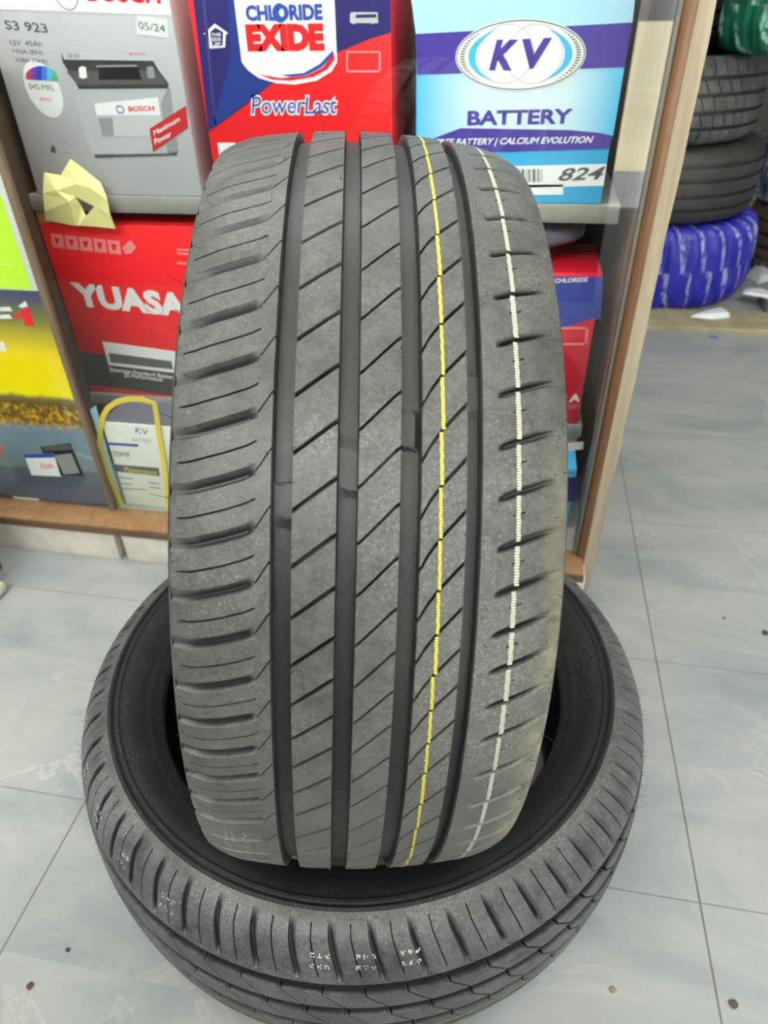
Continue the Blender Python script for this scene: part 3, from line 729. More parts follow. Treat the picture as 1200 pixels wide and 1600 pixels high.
ptext('Exide', (66, 732), (85, 731), (65, 723), YL, 5, PINK, t, bold=0.02, shear=0.2)
psheet('road_line', [(118, 706), (148, 716), (150, 720), (120, 710)], YL, 2, mat('print_road_line', (150, 164, 176), 0.4), t)
psheet('white_tab', [(20, 775), (60, 779), (67, 790), (28, 787)], YL, 2, WHITE, t)
psheet('orange_patch', [(0, 695), (5, 700), (4, 712), (0, 712)], YL, 2, mat('print_orange', (200, 100, 70), 0.4), t)

# ---- right part of the case, middle and bottom shelves
t = carton('battery_box', 'red and blue battery carton on the middle shelf beside the right wooden post', 'battery box', -0.125, 0.126, ZL, 0.475, 1.003, 0.15, mat('carton_rose', (236, 34, 60), 0.35))
psheet('blue_field', [(860, 432), (942, 432), (938, 500), (930, 497), (880, 512), (860, 518)], 1.003, 1, mat('print_cornflower', (62, 78, 170), 0.4), t)
for q in ([(868, 511), (920, 511), (920, 514), (868, 514)], [(868, 536), (917, 536), (917, 539), (868, 539)], [(916, 511), (920, 511), (917, 539), (913, 539)]):
    psheet('outline_box', q, 1.003, 2, PINK, t)
ptext('S A', (874, 630), (906, 627), (874, 617), 1.003, 2, WHITE, t, bold=0.05)
ptext('BATTERY', (870, 641), (907, 638), (870, 634), 1.003, 2, PINK, t)
ptext('CHLORIDE', (866, 442), (918, 440), (866, 435), 1.003, 2, WHITE, t, bold=0.03)
a = plain_carton('white topped carton on the middle shelf behind the red and blue carton', -0.12, 0.075, 0.2345, 0.495, 1.155, 0.10, mat('carton_offwhite', (214, 208, 200), 0.5))
# coiled dark item with blue oval label lying on it
def loaf(name, label, c, rx, ry, rz, m):
    bm = bmesh.new(); bmesh.ops.create_uvsphere(bm, u_segments=40, v_segments=20, radius=1)
    for v in bm.verts:
        v.co.z = math.copysign(abs(v.co.z) ** 0.7, v.co.z)
        v.co = Vector((v.co.x * rx, v.co.y * ry, v.co.z * rz))
    o = bm_obj(name, bm, m, None, 60); o.location = c
    return tag(o, label, 'package')
o = loaf('oval_tin', 'dark oval tin with a blue oval label under the upper shelf at right', (0.01, 1.08, 0.5152), 0.09, 0.07, 0.020, mat('tin_grey', (112, 116, 132), 0.35))
bm = bmesh.new()
bmesh.ops.create_circle(bm, cap_ends=True, segments=32, radius=1)
for v in bm.verts: v.co = Vector((v.co.x * 0.05, v.co.y * 0.035, 0.0203))
bm_obj('oval_label', bm, mat('tin_blue', (60, 110, 170), 0.4), o)
t = carton('battery_box', 'sky blue carton on the bottom board in the right corner of the case', 'battery box', -0.05, 0.128, 0.0795, 0.195, 0.93, 0.12, mat('carton_sky', (80, 188, 246), 0.3))
psheet('violet_band', [(860, 748), (905, 745), (900, 783), (860, 785)], 0.93, 1, NAVY, t)
psheet('white_band', [(860, 694), (912, 690), (911, 702), (860, 706)], 0.93, 1, WHITE, t)

# ---- crumpled yellow paper hanging over the upper shelf
def paper():
    pts = {'a': (69, 269, 0), 'b': (97, 273, .004), 'c': (111, 248, .002), 'd': (135, 264, .006), 'e': (158, 284, .003), 'f': (168, 303, .006), 'g': (171, 310, .008), 'h': (175, 333, .007), 'i': (181, 357, .001),
        'j': (150, 353, .004), 'k': (128, 350, .012), 'l': (121, 352, .004), 'm': (72, 344, .001), 'n': (74, 328, .009), 'o': (115, 312, .016), 'p': (122, 305, .010), 'q': (150, 293, .012), 'r': (129, 321, .004), 's': (139, 335, .010), 't': (151, 321, .008), 'u': (71, 300, .008), 'v': (95, 295, .014), 'x': (125, 285, .012)}
    fs = ['abvu', 'bcxv', 'cdx', 'deq', 'dqx', 'efq', 'fgq', 'vxp', 'vpo', 'uvo', 'uon', 'nom', 'oml', 'orl', 'rkl', 'rsk', 'sjk', 'tsj', 'tij', 'thi', 'ght', 'qgt', 'xqp', 'opr', 'pqt', 'ptr']
    bm = bmesh.new(); V = {}
    for k, (x, y, d) in pts.items():
        V[k] = bm.verts.new(at(x, y, 0.985) + Vector((0, -d * 0.8, 0)))
    fs.remove('ptr')
    for f in fs:
        bm.faces.new([V[q] for q in f])
    o = bm_obj('crumpled_paper', bm, mat('yellow_paper', (248, 246, 168), 0.7), None)
    md = o.modifiers.new('thickness', 'SOLIDIFY'); md.thickness = 0.0004
    tag(o, 'crumpled pale yellow paper hanging over the front edge of the upper shelf', 'paper')
paper()

# ================================================================== STANDING TYRE
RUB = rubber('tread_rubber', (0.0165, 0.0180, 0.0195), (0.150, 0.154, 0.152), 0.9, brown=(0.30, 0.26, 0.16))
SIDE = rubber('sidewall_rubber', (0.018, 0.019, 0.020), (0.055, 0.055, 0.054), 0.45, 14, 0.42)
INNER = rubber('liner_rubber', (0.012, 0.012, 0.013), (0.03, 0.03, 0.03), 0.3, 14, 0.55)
HAIR = mat('rubber_whisker', (26, 26, 27), 0.6)
R0 = 0.317
stand = empty('tyre', 'upright black car tyre with yellow and white tread lines wedged in the lying tyre', 'tyre')
AX = Vector((0.974384, 0.212288, -0.074224)); E1 = Vector((0.212875, -0.977079, 0.0)); E2 = Vector((0.072522, 0.0158, 0.997242))
US = 0.95
CT = CAM + (Vector((-0.12756, 0.52448, 0.39644)) - CAM) * US; AX, E1, E2 = AX * US, E1 * US, E2 * US
stand.matrix_world = Matrix(((AX.x, -E1.x, E2.x, CT.x), (AX.y, -E1.y, E2.y, CT.y), (AX.z, -E1.z, E2.z, CT.z), (0, 0, 0, 1)))
def rad(u):
    a = abs(u); b = max(0, a - 0.082)
    return R0 - 0.98 * u * u - 8 * b * b
yb = mm(-9, 15, 38.5, 61, 84.8, 109.5, 137, 164.8, 194, 223.9, 254.5, 286, 318, 351, 382.7, 414.1)
total = 2 * PI * R0
rest = total - (yb[-1] - yb[0])
nrest = 52
for i in range(1, nrest + 1): yb.append(yb[15] + rest * i / nrest)
SV = mm(-108, -95, -78.5, -66, -60, -53.2, -41.5, -19.2, -7.5, 13.4, 25.1, 29.5, 35.1, 43.3, 48.8, 67, 76, 85, 95, 108)
SS = mm(-20.5, -19.5, -15.3, -11.3, -8.3, 2.5, 0, 17.3, 13.1, 34.7, 27.4, 35.7, 43.6, 52.7, 58.8, 65.5, 69, 72, 75.5, 78)
smap = lambda v: float(np.interp(v, SV, SS))
GE = [(-52.8, -41.6), (-19.0, -7.8), (13.8, 25.0), (48.9, 57.5)]
gx = [-200]; gy = [0]
for a, b in GE:
    gx += [a, a + 0.9, b - 0.9, b]; gy += [0, 7.2, 7.2, 0]
gx.append(200); gy.append(0)
grooves = ([v / 1000 for v in gx], [v / 1000 for v in gy])
feats = []
def sipe(v0, v1, phase, hw, depth, **k):
    return dict(v=(v0 / 1000, v1 / 1000), phase=phase, prof=[(-hw / 1000 - 0.00015, 0), (-hw / 1000, depth / 1000), (hw / 1000, depth / 1000), (hw / 1000 + 0.00015, 0)], **k)
feats += [sipe(-41.9, -18.7, 0, 1.0, 5.5), sipe(-8.1, 14.1, 0, 0.95, 5.5), sipe(24.6, 49.2, 0, 1.0, 5.5)]
feats += [sipe(-60.2, -52.4, 0, 0.6, 4.0)]
feats += [dict(v=(-0.112, -0.0605), phase=0, prof=mm2 if False else [(-0.0028, 0), (-0.0022, 0.0016), (-0.0010, 0.0044), (0.0002, 0.0044), (0.0034, 0.0012), (0.0042, 0)], taper=(0.024, 0.005))]
feats += [sipe(-103, -60.8, 0.5, 0.5, 3.5)]
feats += [dict(v=(0.0655, 0.103), phase=0, prof=[(-0.0026, 0), (-0.0018, 0.0016), (-0.0008, 0.0050), (0.0008, 0.0050), (0.0020, 0.0012), (0.0034, 0)], taper=(0.005, 0.016))]
feats += [sipe(74.5, 81.5, 0.58, 0.32, 3.0)]
br = sorted(set([-106.5, -103, -98, -60.5, -60.0, 65.5, 66.5, 74.5, 74.9, 81.1, 81.5, 103, 106.5, 56.4, 60, 61.2] + [q for a, b in GE for q in (a, a + 0.9, b - 0.9, b)] + [-53.2, 48.8, 24.6, 25.2, 29.5, 35.1, 43.3]))
cols = stations([b / 1000 for b in br], 0.0024)
bars = [(-0.03, 0.0095, -0.0521, 0.0566, 0.0062), (0.187, 0.2095, -0.0525, -0.042, 0.0056), (0.205, 0.2312, -0.019, -0.008, 0.0056), (0.2285, 0.250, 0.0147, 0.0241, 0.0056), (0.25, 0.272, 0.0488, 0.0575, 0.0056)]
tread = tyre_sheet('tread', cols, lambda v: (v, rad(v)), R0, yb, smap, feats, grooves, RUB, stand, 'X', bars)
re = rad(0.1065)
outer = [(0.1065, re), (0.1088, re - 0.005), (0.1105, re - 0.013), (0.1115, re - 0.026), (0.1112, 0.262), (0.1085, 0.246), (0.103, 0.232), (0.0985, 0.226), (0.097, 0.222), (0.0955, 0.216), (0.0915, 0.2145), (0.0865, 0.216), (0.086, 0.224), (0.095, 0.24), (0.1, 0.262), (0.0985, 0.285), (0.085, 0.300), (0.05, 0.3045), (0.0, 0.306)]
full = outer + [(-u, r) for u, r in outer[::-1][1:]]
revolve('sidewall', full, SIDE, stand, 'X', 220)
# painted lines
def paint_line(name, u0, halfw, m, jit, gap, seed):
    rnd = random.Random(seed); V = []; F = []
    for k in range(len(yb) - 1):
        a = yb[k] + smap(u0) + gap; b = yb[k + 1] + smap(u0) - gap
        n = 9; j = rnd.uniform(-jit, jit); w_ = halfw * rnd.uniform(0.9, 1.1)
        base = len(V)
        for i in range(n + 1):
            y = a + (b - a) * i / n
            uu = u0 + j * 0.5 + (i / n - 0.5) * -jit * 0.8 + 0.00025 * math.sin(y * 900)
            for s in (-1, 1):
                uq = uu + s * w_; r = rad(uq) + 0.00022
                V.append((uq, -r * math.cos(y / R0), r * math.sin(y / R0)))
        for i in range(n): F.append((base + 2 * i, base + 2 * i + 1, base + 2 * i + 3, base + 2 * i + 2))
    return link(name, mesh_from(V, F), m, stand)
def paint_mat(name, c1, c2, per):
    m = bpy.data.materials.new(name); m.use_nodes = True
    nt = m.node_tree; b = nt.nodes['Principled BSDF']; L = nt.links
    tc = nt.nodes.new('ShaderNodeTexCoord'); sep = nt.nodes.new('ShaderNodeSeparateXYZ'); L.new(tc.outputs['Object'], sep.inputs[0])
    ng = N(nt, 'ShaderNodeMath', op='MULTIPLY'); L.new(sep.outputs['Y'], ng.inputs[0]); ng.inputs[1].default_value = -1
    at2 = N(nt, 'ShaderNodeMath', op='ARCTAN2'); L.new(sep.outputs['Z'], at2.inputs[0]); L.new(ng.outputs[0], at2.inputs[1])
    ml = N(nt, 'ShaderNodeMath', op='MULTIPLY'); L.new(at2.outputs[0], ml.inputs[0]); ml.inputs[1].default_value = R0 / per * 2 * PI
    sn = N(nt, 'ShaderNodeMath', op='SINE'); L.new(ml.outputs[0], sn.inputs[0])
    r = ramp(nt, sn.outputs[0], [(0.0, c1), (0.9, c2)]); L.new(r.outputs['Color'], b.inputs['Base Color'])
    b.inputs['Roughness'].default_value = 0.6
    return m
o = paint_line('paint_line', 0.0355, 0.0009, paint_mat('yellow_paint', srgb((196, 190, 66)), srgb((136, 132, 54)), 0.0016), 0.0008, 0.0007, 4); o['label'] = 'thin yellow line around the tread'
o = paint_line('paint_line', 0.0772, 0.0013, paint_mat('white_paint', srgb((182, 182, 168)), srgb((112, 112, 104)), 0.0016), 0.0006, 0.0014, 5); o['label'] = 'white line around the outer shoulder'
# dotted code on the inner shoulder
def dots(pts, m, parent, axis, posf, r=0.0005):
    bm = bmesh.new()
    for a, b in pts:
        c, n_ = posf(a, b); n_ = Vector(n_).normalized(); t_ = n_.orthogonal().normalized(); b_ = n_.cross(t_)
        vs = [bm.verts.new(Vector(c) + n_ * 0.0003 + (t_ * math.cos(q * PI / 3) + b_ * math.sin(q * PI / 3)) * r) for q in range(6)]
        bm.faces.new(vs)
    o = bm_obj('dot_marking', bm, m, parent); o['label'] = 'white dotted code printed on the rubber'
    return o
DOT = mat('dot_paint', (206, 206, 200), 0.6)
def posS(u, y):
    r = rad(u) ; th = y / R0
    return (u, -r * math.cos(th), r * math.sin(th)), (0, -math.cos(th), math.sin(th))
rnd = random.Random(11)
pts = []
for row in range(3):
    for ch in range(7):
        for q in range(5):
            if rnd.random() < 0.6: pts.append((-0.0895 + row * 0.0065 + rnd.choice([0, 1, 2]) * 0.0013, -0.040 - ch * 0.0075 - q * 0.0013))
dots(pts, DOT, stand, 'X', posS, 0.00045)
# vent whiskers
hp = []
for i in range(420):
    u = rnd.choice([-0.104, -0.099, -0.061, -0.0405, -0.0565, -0.007, 0.0125, 0.026, 0.0475, 0.062, 0.099, 0.105, -0.02]) + rnd.uniform(-0.001, 0.001)
    y = rnd.uniform(0, total); c, n_ = posS(u, y)
    n_ = Vector(n_) + Vector((1.2 if u > 0.09 else -1.2 if u < -0.09 else 0, 0, 0)); hp.append((c, n_))
tag(hairs('rubber_whiskers', hp, HAIR, stand, 3, 0.00022, (0.0015, 0.0048)), kind='stuff')
hp = []
for uu, y in ((-0.035, 0.505), (-0.0045, 0.5), (0.021, 0.5), (-0.106, 0.30), (-0.106, 0.245), (-0.106, 0.2), (0.106, 0.25), (-0.106, 0.15), (0.107, 0.05), (-0.106, 0.33)):
    c, n_ = posS(uu, y); n_ = Vector(n_) * 0.4 + Vector((math.copysign(1, uu), 0, 0)) if abs(uu) > 0.1 else Vector(n_); hp.append((c, n_))
tag(hairs('rubber_whiskers', hp, HAIR, stand, 8, 0.00022, (0.006, 0.010)), kind='stuff')

# ================================================================== LYING TYRE
LC = Vector((-0.12597, 0.49602, 0.1068))
lying = empty('tyre', 'large black car tyre lying flat on the marble tiles in the foreground', 'tyre', LC)
# profile as arc from the upper ridge (v = 0) across the tread to the lower ridge
half = [(0.1062, 0.2690), (0.1035, 0.2770), (0.0985, 0.2855), (0.0905, 0.2935), (0.0805, 0.2995), (0.069, 0.3040), (0.055, 0.3072), (0.036, 0.3095), (0.018, 0.3108), (0.0, 0.3112)]
pl_ = half + [(-u, r) for u, r in half[::-1][1:]]
PLa = np.array(pl_); arc = np.concatenate([[0], np.cumsum(np.linalg.norm(np.diff(PLa, axis=0), axis=1))])
T = arc[-1]
# smooth the profile
def lprof(v):
    v = min(max(v, 0), T); e = 0.004
    q = [np.array([np.interp(min(max(v + d, 0), T), arc, PLa[:, 0]), np.interp(min(max(v + d, 0), T), arc, PLa[:, 1])]) for d in (-e, -e / 2, 0, e / 2, e)]
    if v < e or v > T - e: return (float(np.interp(v, arc, PLa[:, 0])), float(np.interp(v, arc, PLa[:, 1])))
    s = sum(q) / 5
    return (float(s[0]), float(s[1]))
RL = 0.311
def vz(z): return float(np.interp(-z, -PLa[:, 0], arc))
g1, g2, g3, g4 = vz(0.0575), vz(0.0235), vz(-0.012), vz(-0.046)
gx = [-1]; gy = [0]
for gc in (g1, g2, g3, g4):
    gx += [gc - 0.0070, gc - 0.0066, gc + 0.0062, gc + 0.0066]; gy += [0, 0.0085, 0.0085, 0]
gx.append(1); gy.append(0)
# row shear: lateral grooves of the shoulder, then the slanted sipes
LSV = [0, 0.02, 0.034, g1 - 0.0115, g1 - 0.0066, g1 + 0.0062, g2 - 0.0066, g2 + 0.0062, g3 - 0.0066, g3 + 0.0062, g4 - 0.0066, g4 + 0.006, T]
LSS = mm(0, 1.5, 5, 10, 19, 20, 40, 40, 60, 60, 76, 78, 92)
lsm = lambda v: float(np.interp(v, LSV, LSS))
NL = 56
ybl = [2 * PI * RL * i / NL for i in range(NL + 1)]
def lsipe(v0, v1, phase, hw, depth, **k):
    d = sipe(0, 0, phase, hw, depth, **k); d['v'] = (v0, v1); return d
lf = [dict(v=(0.004, g1 - 0.0105), phase=0, prof=[(-0.0026, 0), (-0.0020, 0.0040), (-0.0006, 0.0046), (0.0030, 0.0012), (0.0040, 0.0008), (0.0044, 0)], taper=(0.014, 0.006)),
      lsipe(0.009, g1 - 0.0115, 0.5, 0.55, 3.5), lsipe(g1 + 0.0062, g2 - 0.0066, 0.2, 1.1, 5.5), lsipe(g2 + 0.0062, g3 - 0.0066, 0.2, 1.1, 5.5), lsipe(g1 + 0.0062, g1 + 0.0085, 0.2, 2.2, 5.5), lsipe(g2 + 0.0062, g2 + 0.0085, 0.2, 2.2, 5.5),
      lsipe(g3 + 0.0062, g4 - 0.0066, 0.2, 0.9, 4.5), dict(v=(g4 + 0.007, T - 0.008), phase=0, prof=[(-0.0040, 0), (-0.001, 0.0038), (0.001, 0.0038), (0.0042, 0)], taper=(0.010, 0.012)),
      lsipe(g1 - 0.0115, g1 - 0.0066, 0.0, 0.8, 4.0)]
brk = sorted(set([0, 0.003, 0.008, g1 - 0.0115, g1 - 0.0105, T - 0.003, T] + [gc + d for gc in (g1, g2, g3, g4) for d in (-0.0095, -0.0085, -0.0075, -0.0070, -0.0066, 0.0062, 0.0066, 0.0072, 0.0085)]))
lcols = stations(brk, 0.0032)
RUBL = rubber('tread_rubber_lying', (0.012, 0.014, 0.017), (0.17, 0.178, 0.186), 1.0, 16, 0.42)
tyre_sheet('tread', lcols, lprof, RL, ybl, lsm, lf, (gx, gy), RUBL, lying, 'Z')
def lying_line(v0, hw, m):
    V = []; F = []; n = 400
    for i in range(n):
        th = 2 * PI * i / n
        for q in (-hw, hw):
            u, r = lprof(v0 + q); V.append(((r + 0.0003) * math.sin(th), -(r + 0.0003) * math.cos(th), u))
    for i in range(n): j = (i + 1) % n; F.append((2 * i, 2 * i + 1, 2 * j + 1, 2 * j))
    o = link('paint_line', mesh_from(V, F), m, lying); o['label'] = 'thin dull yellow line around the tread'
lying_line(vz(-0.030), 0.0008, mat('dull_yellow_paint', (170, 164, 70), 0.6))
sw = [(0.1062, 0.2690), (0.1072, 0.2680), (0.1078, 0.2665), (0.1072, 0.2650), (0.1050, 0.2642), (0.1044, 0.2630), (0.1056, 0.2615), (0.1056, 0.259), (0.1040, 0.2575), (0.1032, 0.256), (0.1030, 0.2530), (0.1005, 0.2475), (0.097, 0.2415), (0.0925, 0.2355), (0.0885, 0.2315), (0.0880, 0.2300), (0.0868, 0.2290), (0.083, 0.2255), (0.080, 0.2215), (0.0775, 0.2195), (0.074, 0.2187), (0.070, 0.219), (0.0665, 0.2215), (0.068, 0.226), (0.076, 0.236), (0.084, 0.25), (0.088, 0.266), (0.085, 0.283), (0.07, 0.294), (0.04, 0.299), (0, 0.3005)]
fullL = sw + [(-u, r) for u, r in sw[::-1][1:]]
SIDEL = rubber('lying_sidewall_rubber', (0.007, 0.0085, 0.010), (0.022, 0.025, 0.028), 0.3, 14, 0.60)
SIDEL.node_tree.nodes['Principled BSDF'].inputs['Specular IOR Level'].default_value = 0.3
revolve('sidewall', fullL, SIDEL, lying, 'Z', 260)
# raised lettering on the upper sidewall at the front, and raised marks around it
bm = bmesh.new()
for a0_, a1_, r0_, r1_ in ((-0.215, -0.185, .2465, .2462), (-0.150, -0.120, .2475, .2478), (-0.112, -0.070, .2480, .2485), (-0.062, -0.050, .2480, .2440), (-0.048, -0.008, .2488, .2488), (0.004, 0.036, .2490, .2490), (-0.100, -0.075, .2440, .2440), (-0.040, -0.020, .2440, .2440)):
    prev = None
    for i in range(7):
        f = i / 6; a = a0_ + (a1_ - a0_) * f; r_ = r0_ + (r1_ - r0_) * f; zz = float(np.interp(r_, [.2415, .2475, .2530], [.097, .1005, .1030]))
        c4 = [bm.verts.new(((r_ + dr) * math.sin(a), -(r_ + dr) * math.cos(a), zz + dz + dr * .55)) for dr, dz in ((-.0005, -.0006), (-.0004, .0006), (.0004, .0006), (.0005, -.0006))]
        if prev:
            for k_ in range(4): bm.faces.new((prev[k_], prev[(k_ + 1) % 4], c4[(k_ + 1) % 4], c4[k_]))
        prev = c4
bm_obj('raised_marks', bm, SIDEL, lying, 40)
def posL(v, y):
    u, r = lprof(v); th = y / RL; u2, r2 = lprof(v + 0.001)
    n_ = Vector((r * 0 + (u - u2), 0, 0)); nr_, nu_ = (u - u2), -(r - r2)
    return (r * math.sin(th), -r * math.cos(th), u), (nr_ * math.sin(th), -nr_ * math.cos(th), (r2 - r))
pts = []
for c0 in (-0.36, -0.30, -0.245, -0.19, 0.02, 0.058, 0.095, -0.125):
    for line in range(2):
        for ch in range(3):
            for q in range(9):
                if rnd.random() < 0.45: pts.append((0.030 + line * 0.009 + (q // 3) * 0.0013, c0 + ch * 0.0062 + (q % 3) * 0.0013))
dots(pts, DOT, lying, 'Z', posL, 0.0006)
hp = []
for i in range(520):
    v = rnd.choice([0.004, 0.012, g1 - 0.008, g1 + 0.007, g2 - 0.007, g2 + 0.007, 0.05]) + rnd.uniform(-0.002, 0.002)
    hp.append(posL(v, rnd.uniform(0, 2 * PI * RL)))
hp2 = []
for c, n_ in hp:
    if Vector(n_).dot(Vector((c[0], c[1], 0))) < 0: n_ = -Vector(n_)
    hp2.append((c, n_))
tag(hairs('rubber_whiskers', hp2, HAIR, lying, 5, 0.00018, (0.0015, 0.0055)), kind='stuff')

# ================================================================== TYRE STACKS BEYOND THE CASE
def plain_tyre(label, c, R, wdt, seed, m=RUBL, blocks=True, turn=0.0, group=None):
    t = empty('tyre', label, 'tyre', c, group); t.rotation_euler.z = turn
    W = wdt / 2
    hp_ = [(W, R * 0.86), (W * 0.97, R * 0.91), (W * 0.88, R * 0.955), (W * 0.7, R * 0.985), (W * 0.4, R * 0.997), (0, R)]
    pp = hp_ + [(-u, r) for u, r in hp_[::-1][1:]]; A = np.array(pp); ar = np.concatenate([[0], np.cumsum(np.linalg.norm(np.diff(A, axis=0), axis=1))]); TT = ar[-1]
    pf = lambda v: (float(np.interp(v, ar, A[:, 0])), float(np.interp(v, ar, A[:, 1])))
    gs = [TT * f for f in (0.27, 0.42, 0.58, 0.73)]
    gx = [-1]; gy = [0]
    for gc in gs: gx += [gc - 0.005, gc - 0.004, gc + 0.004, gc + 0.005]; gy += [0, 0.007, 0.007, 0]
    gx.append(1); gy.append(0)
    lf = []
    if blocks:
        lf = [lsipe(0.01, gs[0] - 0.005, 0, 1.6, 5), lsipe(gs[0] + 0.004, gs[1] - 0.004, 0.2, 1.6, 5), lsipe(gs[1] + 0.004, gs[2] - 0.004, 0.5, 1.2, 5), lsipe(gs[2] + 0.004, gs[3] - 0.004, 0.2, 1.6, 5), lsipe(gs[3] + 0.005, TT - 0.01, 0, 1.6, 5)]
    sv = [0, gs[0], gs[1], gs[2], gs[3], TT]; ss = mm(0, 4, 26, 44, 62, 66)
    brk = sorted(set([0, 0.01, TT - 0.01, TT] + [g + d for g in gs for d in (-0.005, -0.004, 0.004, 0.005)]))
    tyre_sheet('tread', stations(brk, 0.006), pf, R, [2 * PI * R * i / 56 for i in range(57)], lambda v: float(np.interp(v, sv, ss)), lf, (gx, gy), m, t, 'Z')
    s_ = [(W, R * 0.86), (W * 1.0, R * 0.80), (W * 0.94, R * 0.74), (W * 0.82, R * 0.70), (W * 0.7, R * 0.685), (W * 0.62, R * 0.70), (W * 0.78, R * 0.8), (W * 0.7, R * 0.92), (0, R * 0.95)]
    revolve('sidewall', s_ + [(-u, r) for u, r in s_[::-1][1:]], SIDE, t, 'Z', 120)
    return t
def wrap_material(name, base, light, dash, nturn, strength=0.5, patch=None):
    m = bpy.data.materials.new(name); m.use_nodes = True
    nt = m.node_tree; b = nt.nodes['Principled BSDF']; L = nt.links
    uv = nt.nodes.new('ShaderNodeTexCoord'); mp = nt.nodes.new('ShaderNodeMapping')
    L.new(uv.outputs['UV'], mp.inputs[0]); mp.inputs['Scale'].default_value = (nturn, 3, 1); mp.inputs['Rotation'].default_value = (0, 0, 0)
    n0 = N(nt, 'ShaderNodeTexNoise', Scale=3.0, Detail=3); L.new(mp.outputs[0], n0.inputs['Vector'])
    sep = nt.nodes.new('ShaderNodeSeparateXYZ'); L.new(mp.outputs[0], sep.inputs[0])
    # slanted dashed stripes
    a = N(nt, 'ShaderNodeMath', op='MULTIPLY_ADD'); L.new(sep.outputs['Y'], a.inputs[0]); a.inputs[1].default_value = 0.9; L.new(sep.outputs['X'], a.inputs[2])
    a2 = N(nt, 'ShaderNodeMath', op='MULTIPLY_ADD'); L.new(n0.outputs['Fac'], a2.inputs[0]); a2.inputs[1].default_value = 0.5; L.new(a.outputs[0], a2.inputs[2])
    fr = N(nt, 'ShaderNodeMath', op='FRACT'); L.new(a2.outputs[0], fr.inputs[0])
    st = ramp(nt, fr.outputs[0], [(0.0, (0, 0, 0)), (0.06, (1, 1, 1)), (0.2, (1, 1, 1)), (0.28, (0, 0, 0))])
    n1 = N(nt, 'ShaderNodeTexNoise', Scale=9.0, Detail=2); L.new(mp.outputs[0], n1.inputs['Vector'])
    st2 = ramp(nt, n1.outputs['Fac'], [(0.42, (0, 0, 0)), (0.52, (1, 1, 1))])
    mu = N(nt, 'ShaderNodeMath', op='MULTIPLY'); L.new(st.outputs['Color'], mu.inputs[0]); L.new(st2.outputs['Color'], mu.inputs[1])
    base_r = ramp(nt, n0.outputs['Fac'], [(0.35, srgb(base)), (0.7, srgb(light))])
    L.new(mixc(nt, mu.outputs[0], base_r.outputs['Color'], srgb(dash)), b.inputs['Base Color'])
    b.inputs['Roughness'].default_value = 0.3
    bp = N(nt, 'ShaderNodeBump'); bp.inputs['Strength'].default_value = strength; bp.inputs['Distance'].default_value = 0.01
    L.new(fr.outputs[0], bp.inputs['Height']); L.new(bp.outputs['Normal'], b.inputs['Normal'])
    return m
def wrapped_tyre(label, c, R, wdt, m, turn=0.0, tilt=(0, 0)):
    W = wdt / 2; n = 28; pr = []
    for i in range(n):
        a = 2 * PI * i / n
        rm = R * 0.82; rr = R * 0.18
        ca, sa = math.cos(a), math.sin(a)
        pr.append((W * math.copysign(abs(sa) ** 0.7, sa), rm + rr * math.copysign(abs(ca) ** 0.7, ca)))
    wob = lambda a, j: (0.004 * math.sin(26 * a + j * 9) + 0.003 * math.sin(61 * a + 3 + j * 14), 0.002 * math.sin(31 * a + j * 7))
    o = revolve('wrapped_tyre', pr, m, None, 'Z', 220, 60, closed=True, uv=True, wob=wob)
    o.location = c; o.rotation_euler = (tilt[0], tilt[1], turn)
    return tag(o, label, 'tyre')
BLUEW = wrap_material('blue_foil_wrap', (26, 26, 150), (54, 52, 190), (150, 156, 205), 30)
GREENW = wrap_material('green_foil_wrap', (10, 92, 72), (24, 128, 104), (160, 224, 205), 18)
WHITEW = wrap_material('white_blue_foil_wrap', (16, 60, 120), (200, 214, 224), (232, 236, 240), 22)
SX, SN = 0.435, 2.455
TB = 0.0165
wrapped_tyre('tyre wrapped in blue foil at the bottom of the stack behind the right post', (SX, SN, 0.124), 0.315, 0.245, BLUEW)
plain_tyre('black tyre with smooth dark side resting directly on the blue wrapped tyre', (0.405, SN, 0.3505), 0.305, 0.20, 1, SIDE, blocks=False)
plain_tyre('black tyre with zigzag tread just below the green wrapped tyre', (0.352, SN, 0.5535), 0.312, 0.204, 2, RUBL, turn=0.03)
plain_tyre('black tyre at the top of the stack left of the green wrap', (0.287, 2.66, 0.764), 0.300, 0.215, 3, RUBL, turn=0.3)
GX, GN = 0.935, 2.38
gw = wrapped_tyre('tyre wrapped in green foil with white dashes at the upper right corner', (0.782, 2.30, 0.760), 0.30, 0.203, GREENW)
bm = bmesh.new()
# orange label following the wrap
rows_ = []
for i in range(9):
    a = -0.62 + 0.42 * i / 8; rr = 0.308
    rows_.append([bm.verts.new((rr * math.sin(a), -rr * math.cos(a), zz)) for zz in (-0.035, 0.035)])
for a_, b_ in zip(rows_[:-1], rows_[1:]): bm.faces.new((a_[0], b_[0], b_[1], a_[1]))
o = bm_obj('paper_label', bm, mat('label_orange', (196, 146, 40), 0.5, noise=0.35, nscale=60), gw, 60); o['label'] = 'orange and yellow printed label'
md = o.modifiers.new('thickness', 'SOLIDIFY'); md.thickness = 0.001
# second stack at the right rim
plain_tyre('brown dusty tyre at the foot of the right hand stack', (1.10, 2.72, 0.1055), 0.29, 0.21, 5, rubber('brown_dusty_rubber', (0.07, 0.05, 0.035), (0.2, 0.16, 0.11), 0.8), blocks=True)
wrapped_tyre('tyre wrapped in navy and white foil in the middle of the right hand stack', (1.10, 2.72, 0.325), 0.315, 0.222, WHITEW, 0.4)
wrapped_tyre('tyre wrapped in white and green foil below the green wrapped tyre', (1.10, 2.72, 0.543), 0.31, 0.206, wrap_material('mixed_foil_wrap', (30, 120, 96), (224, 232, 234), (20, 70, 130), 20), 0.9)

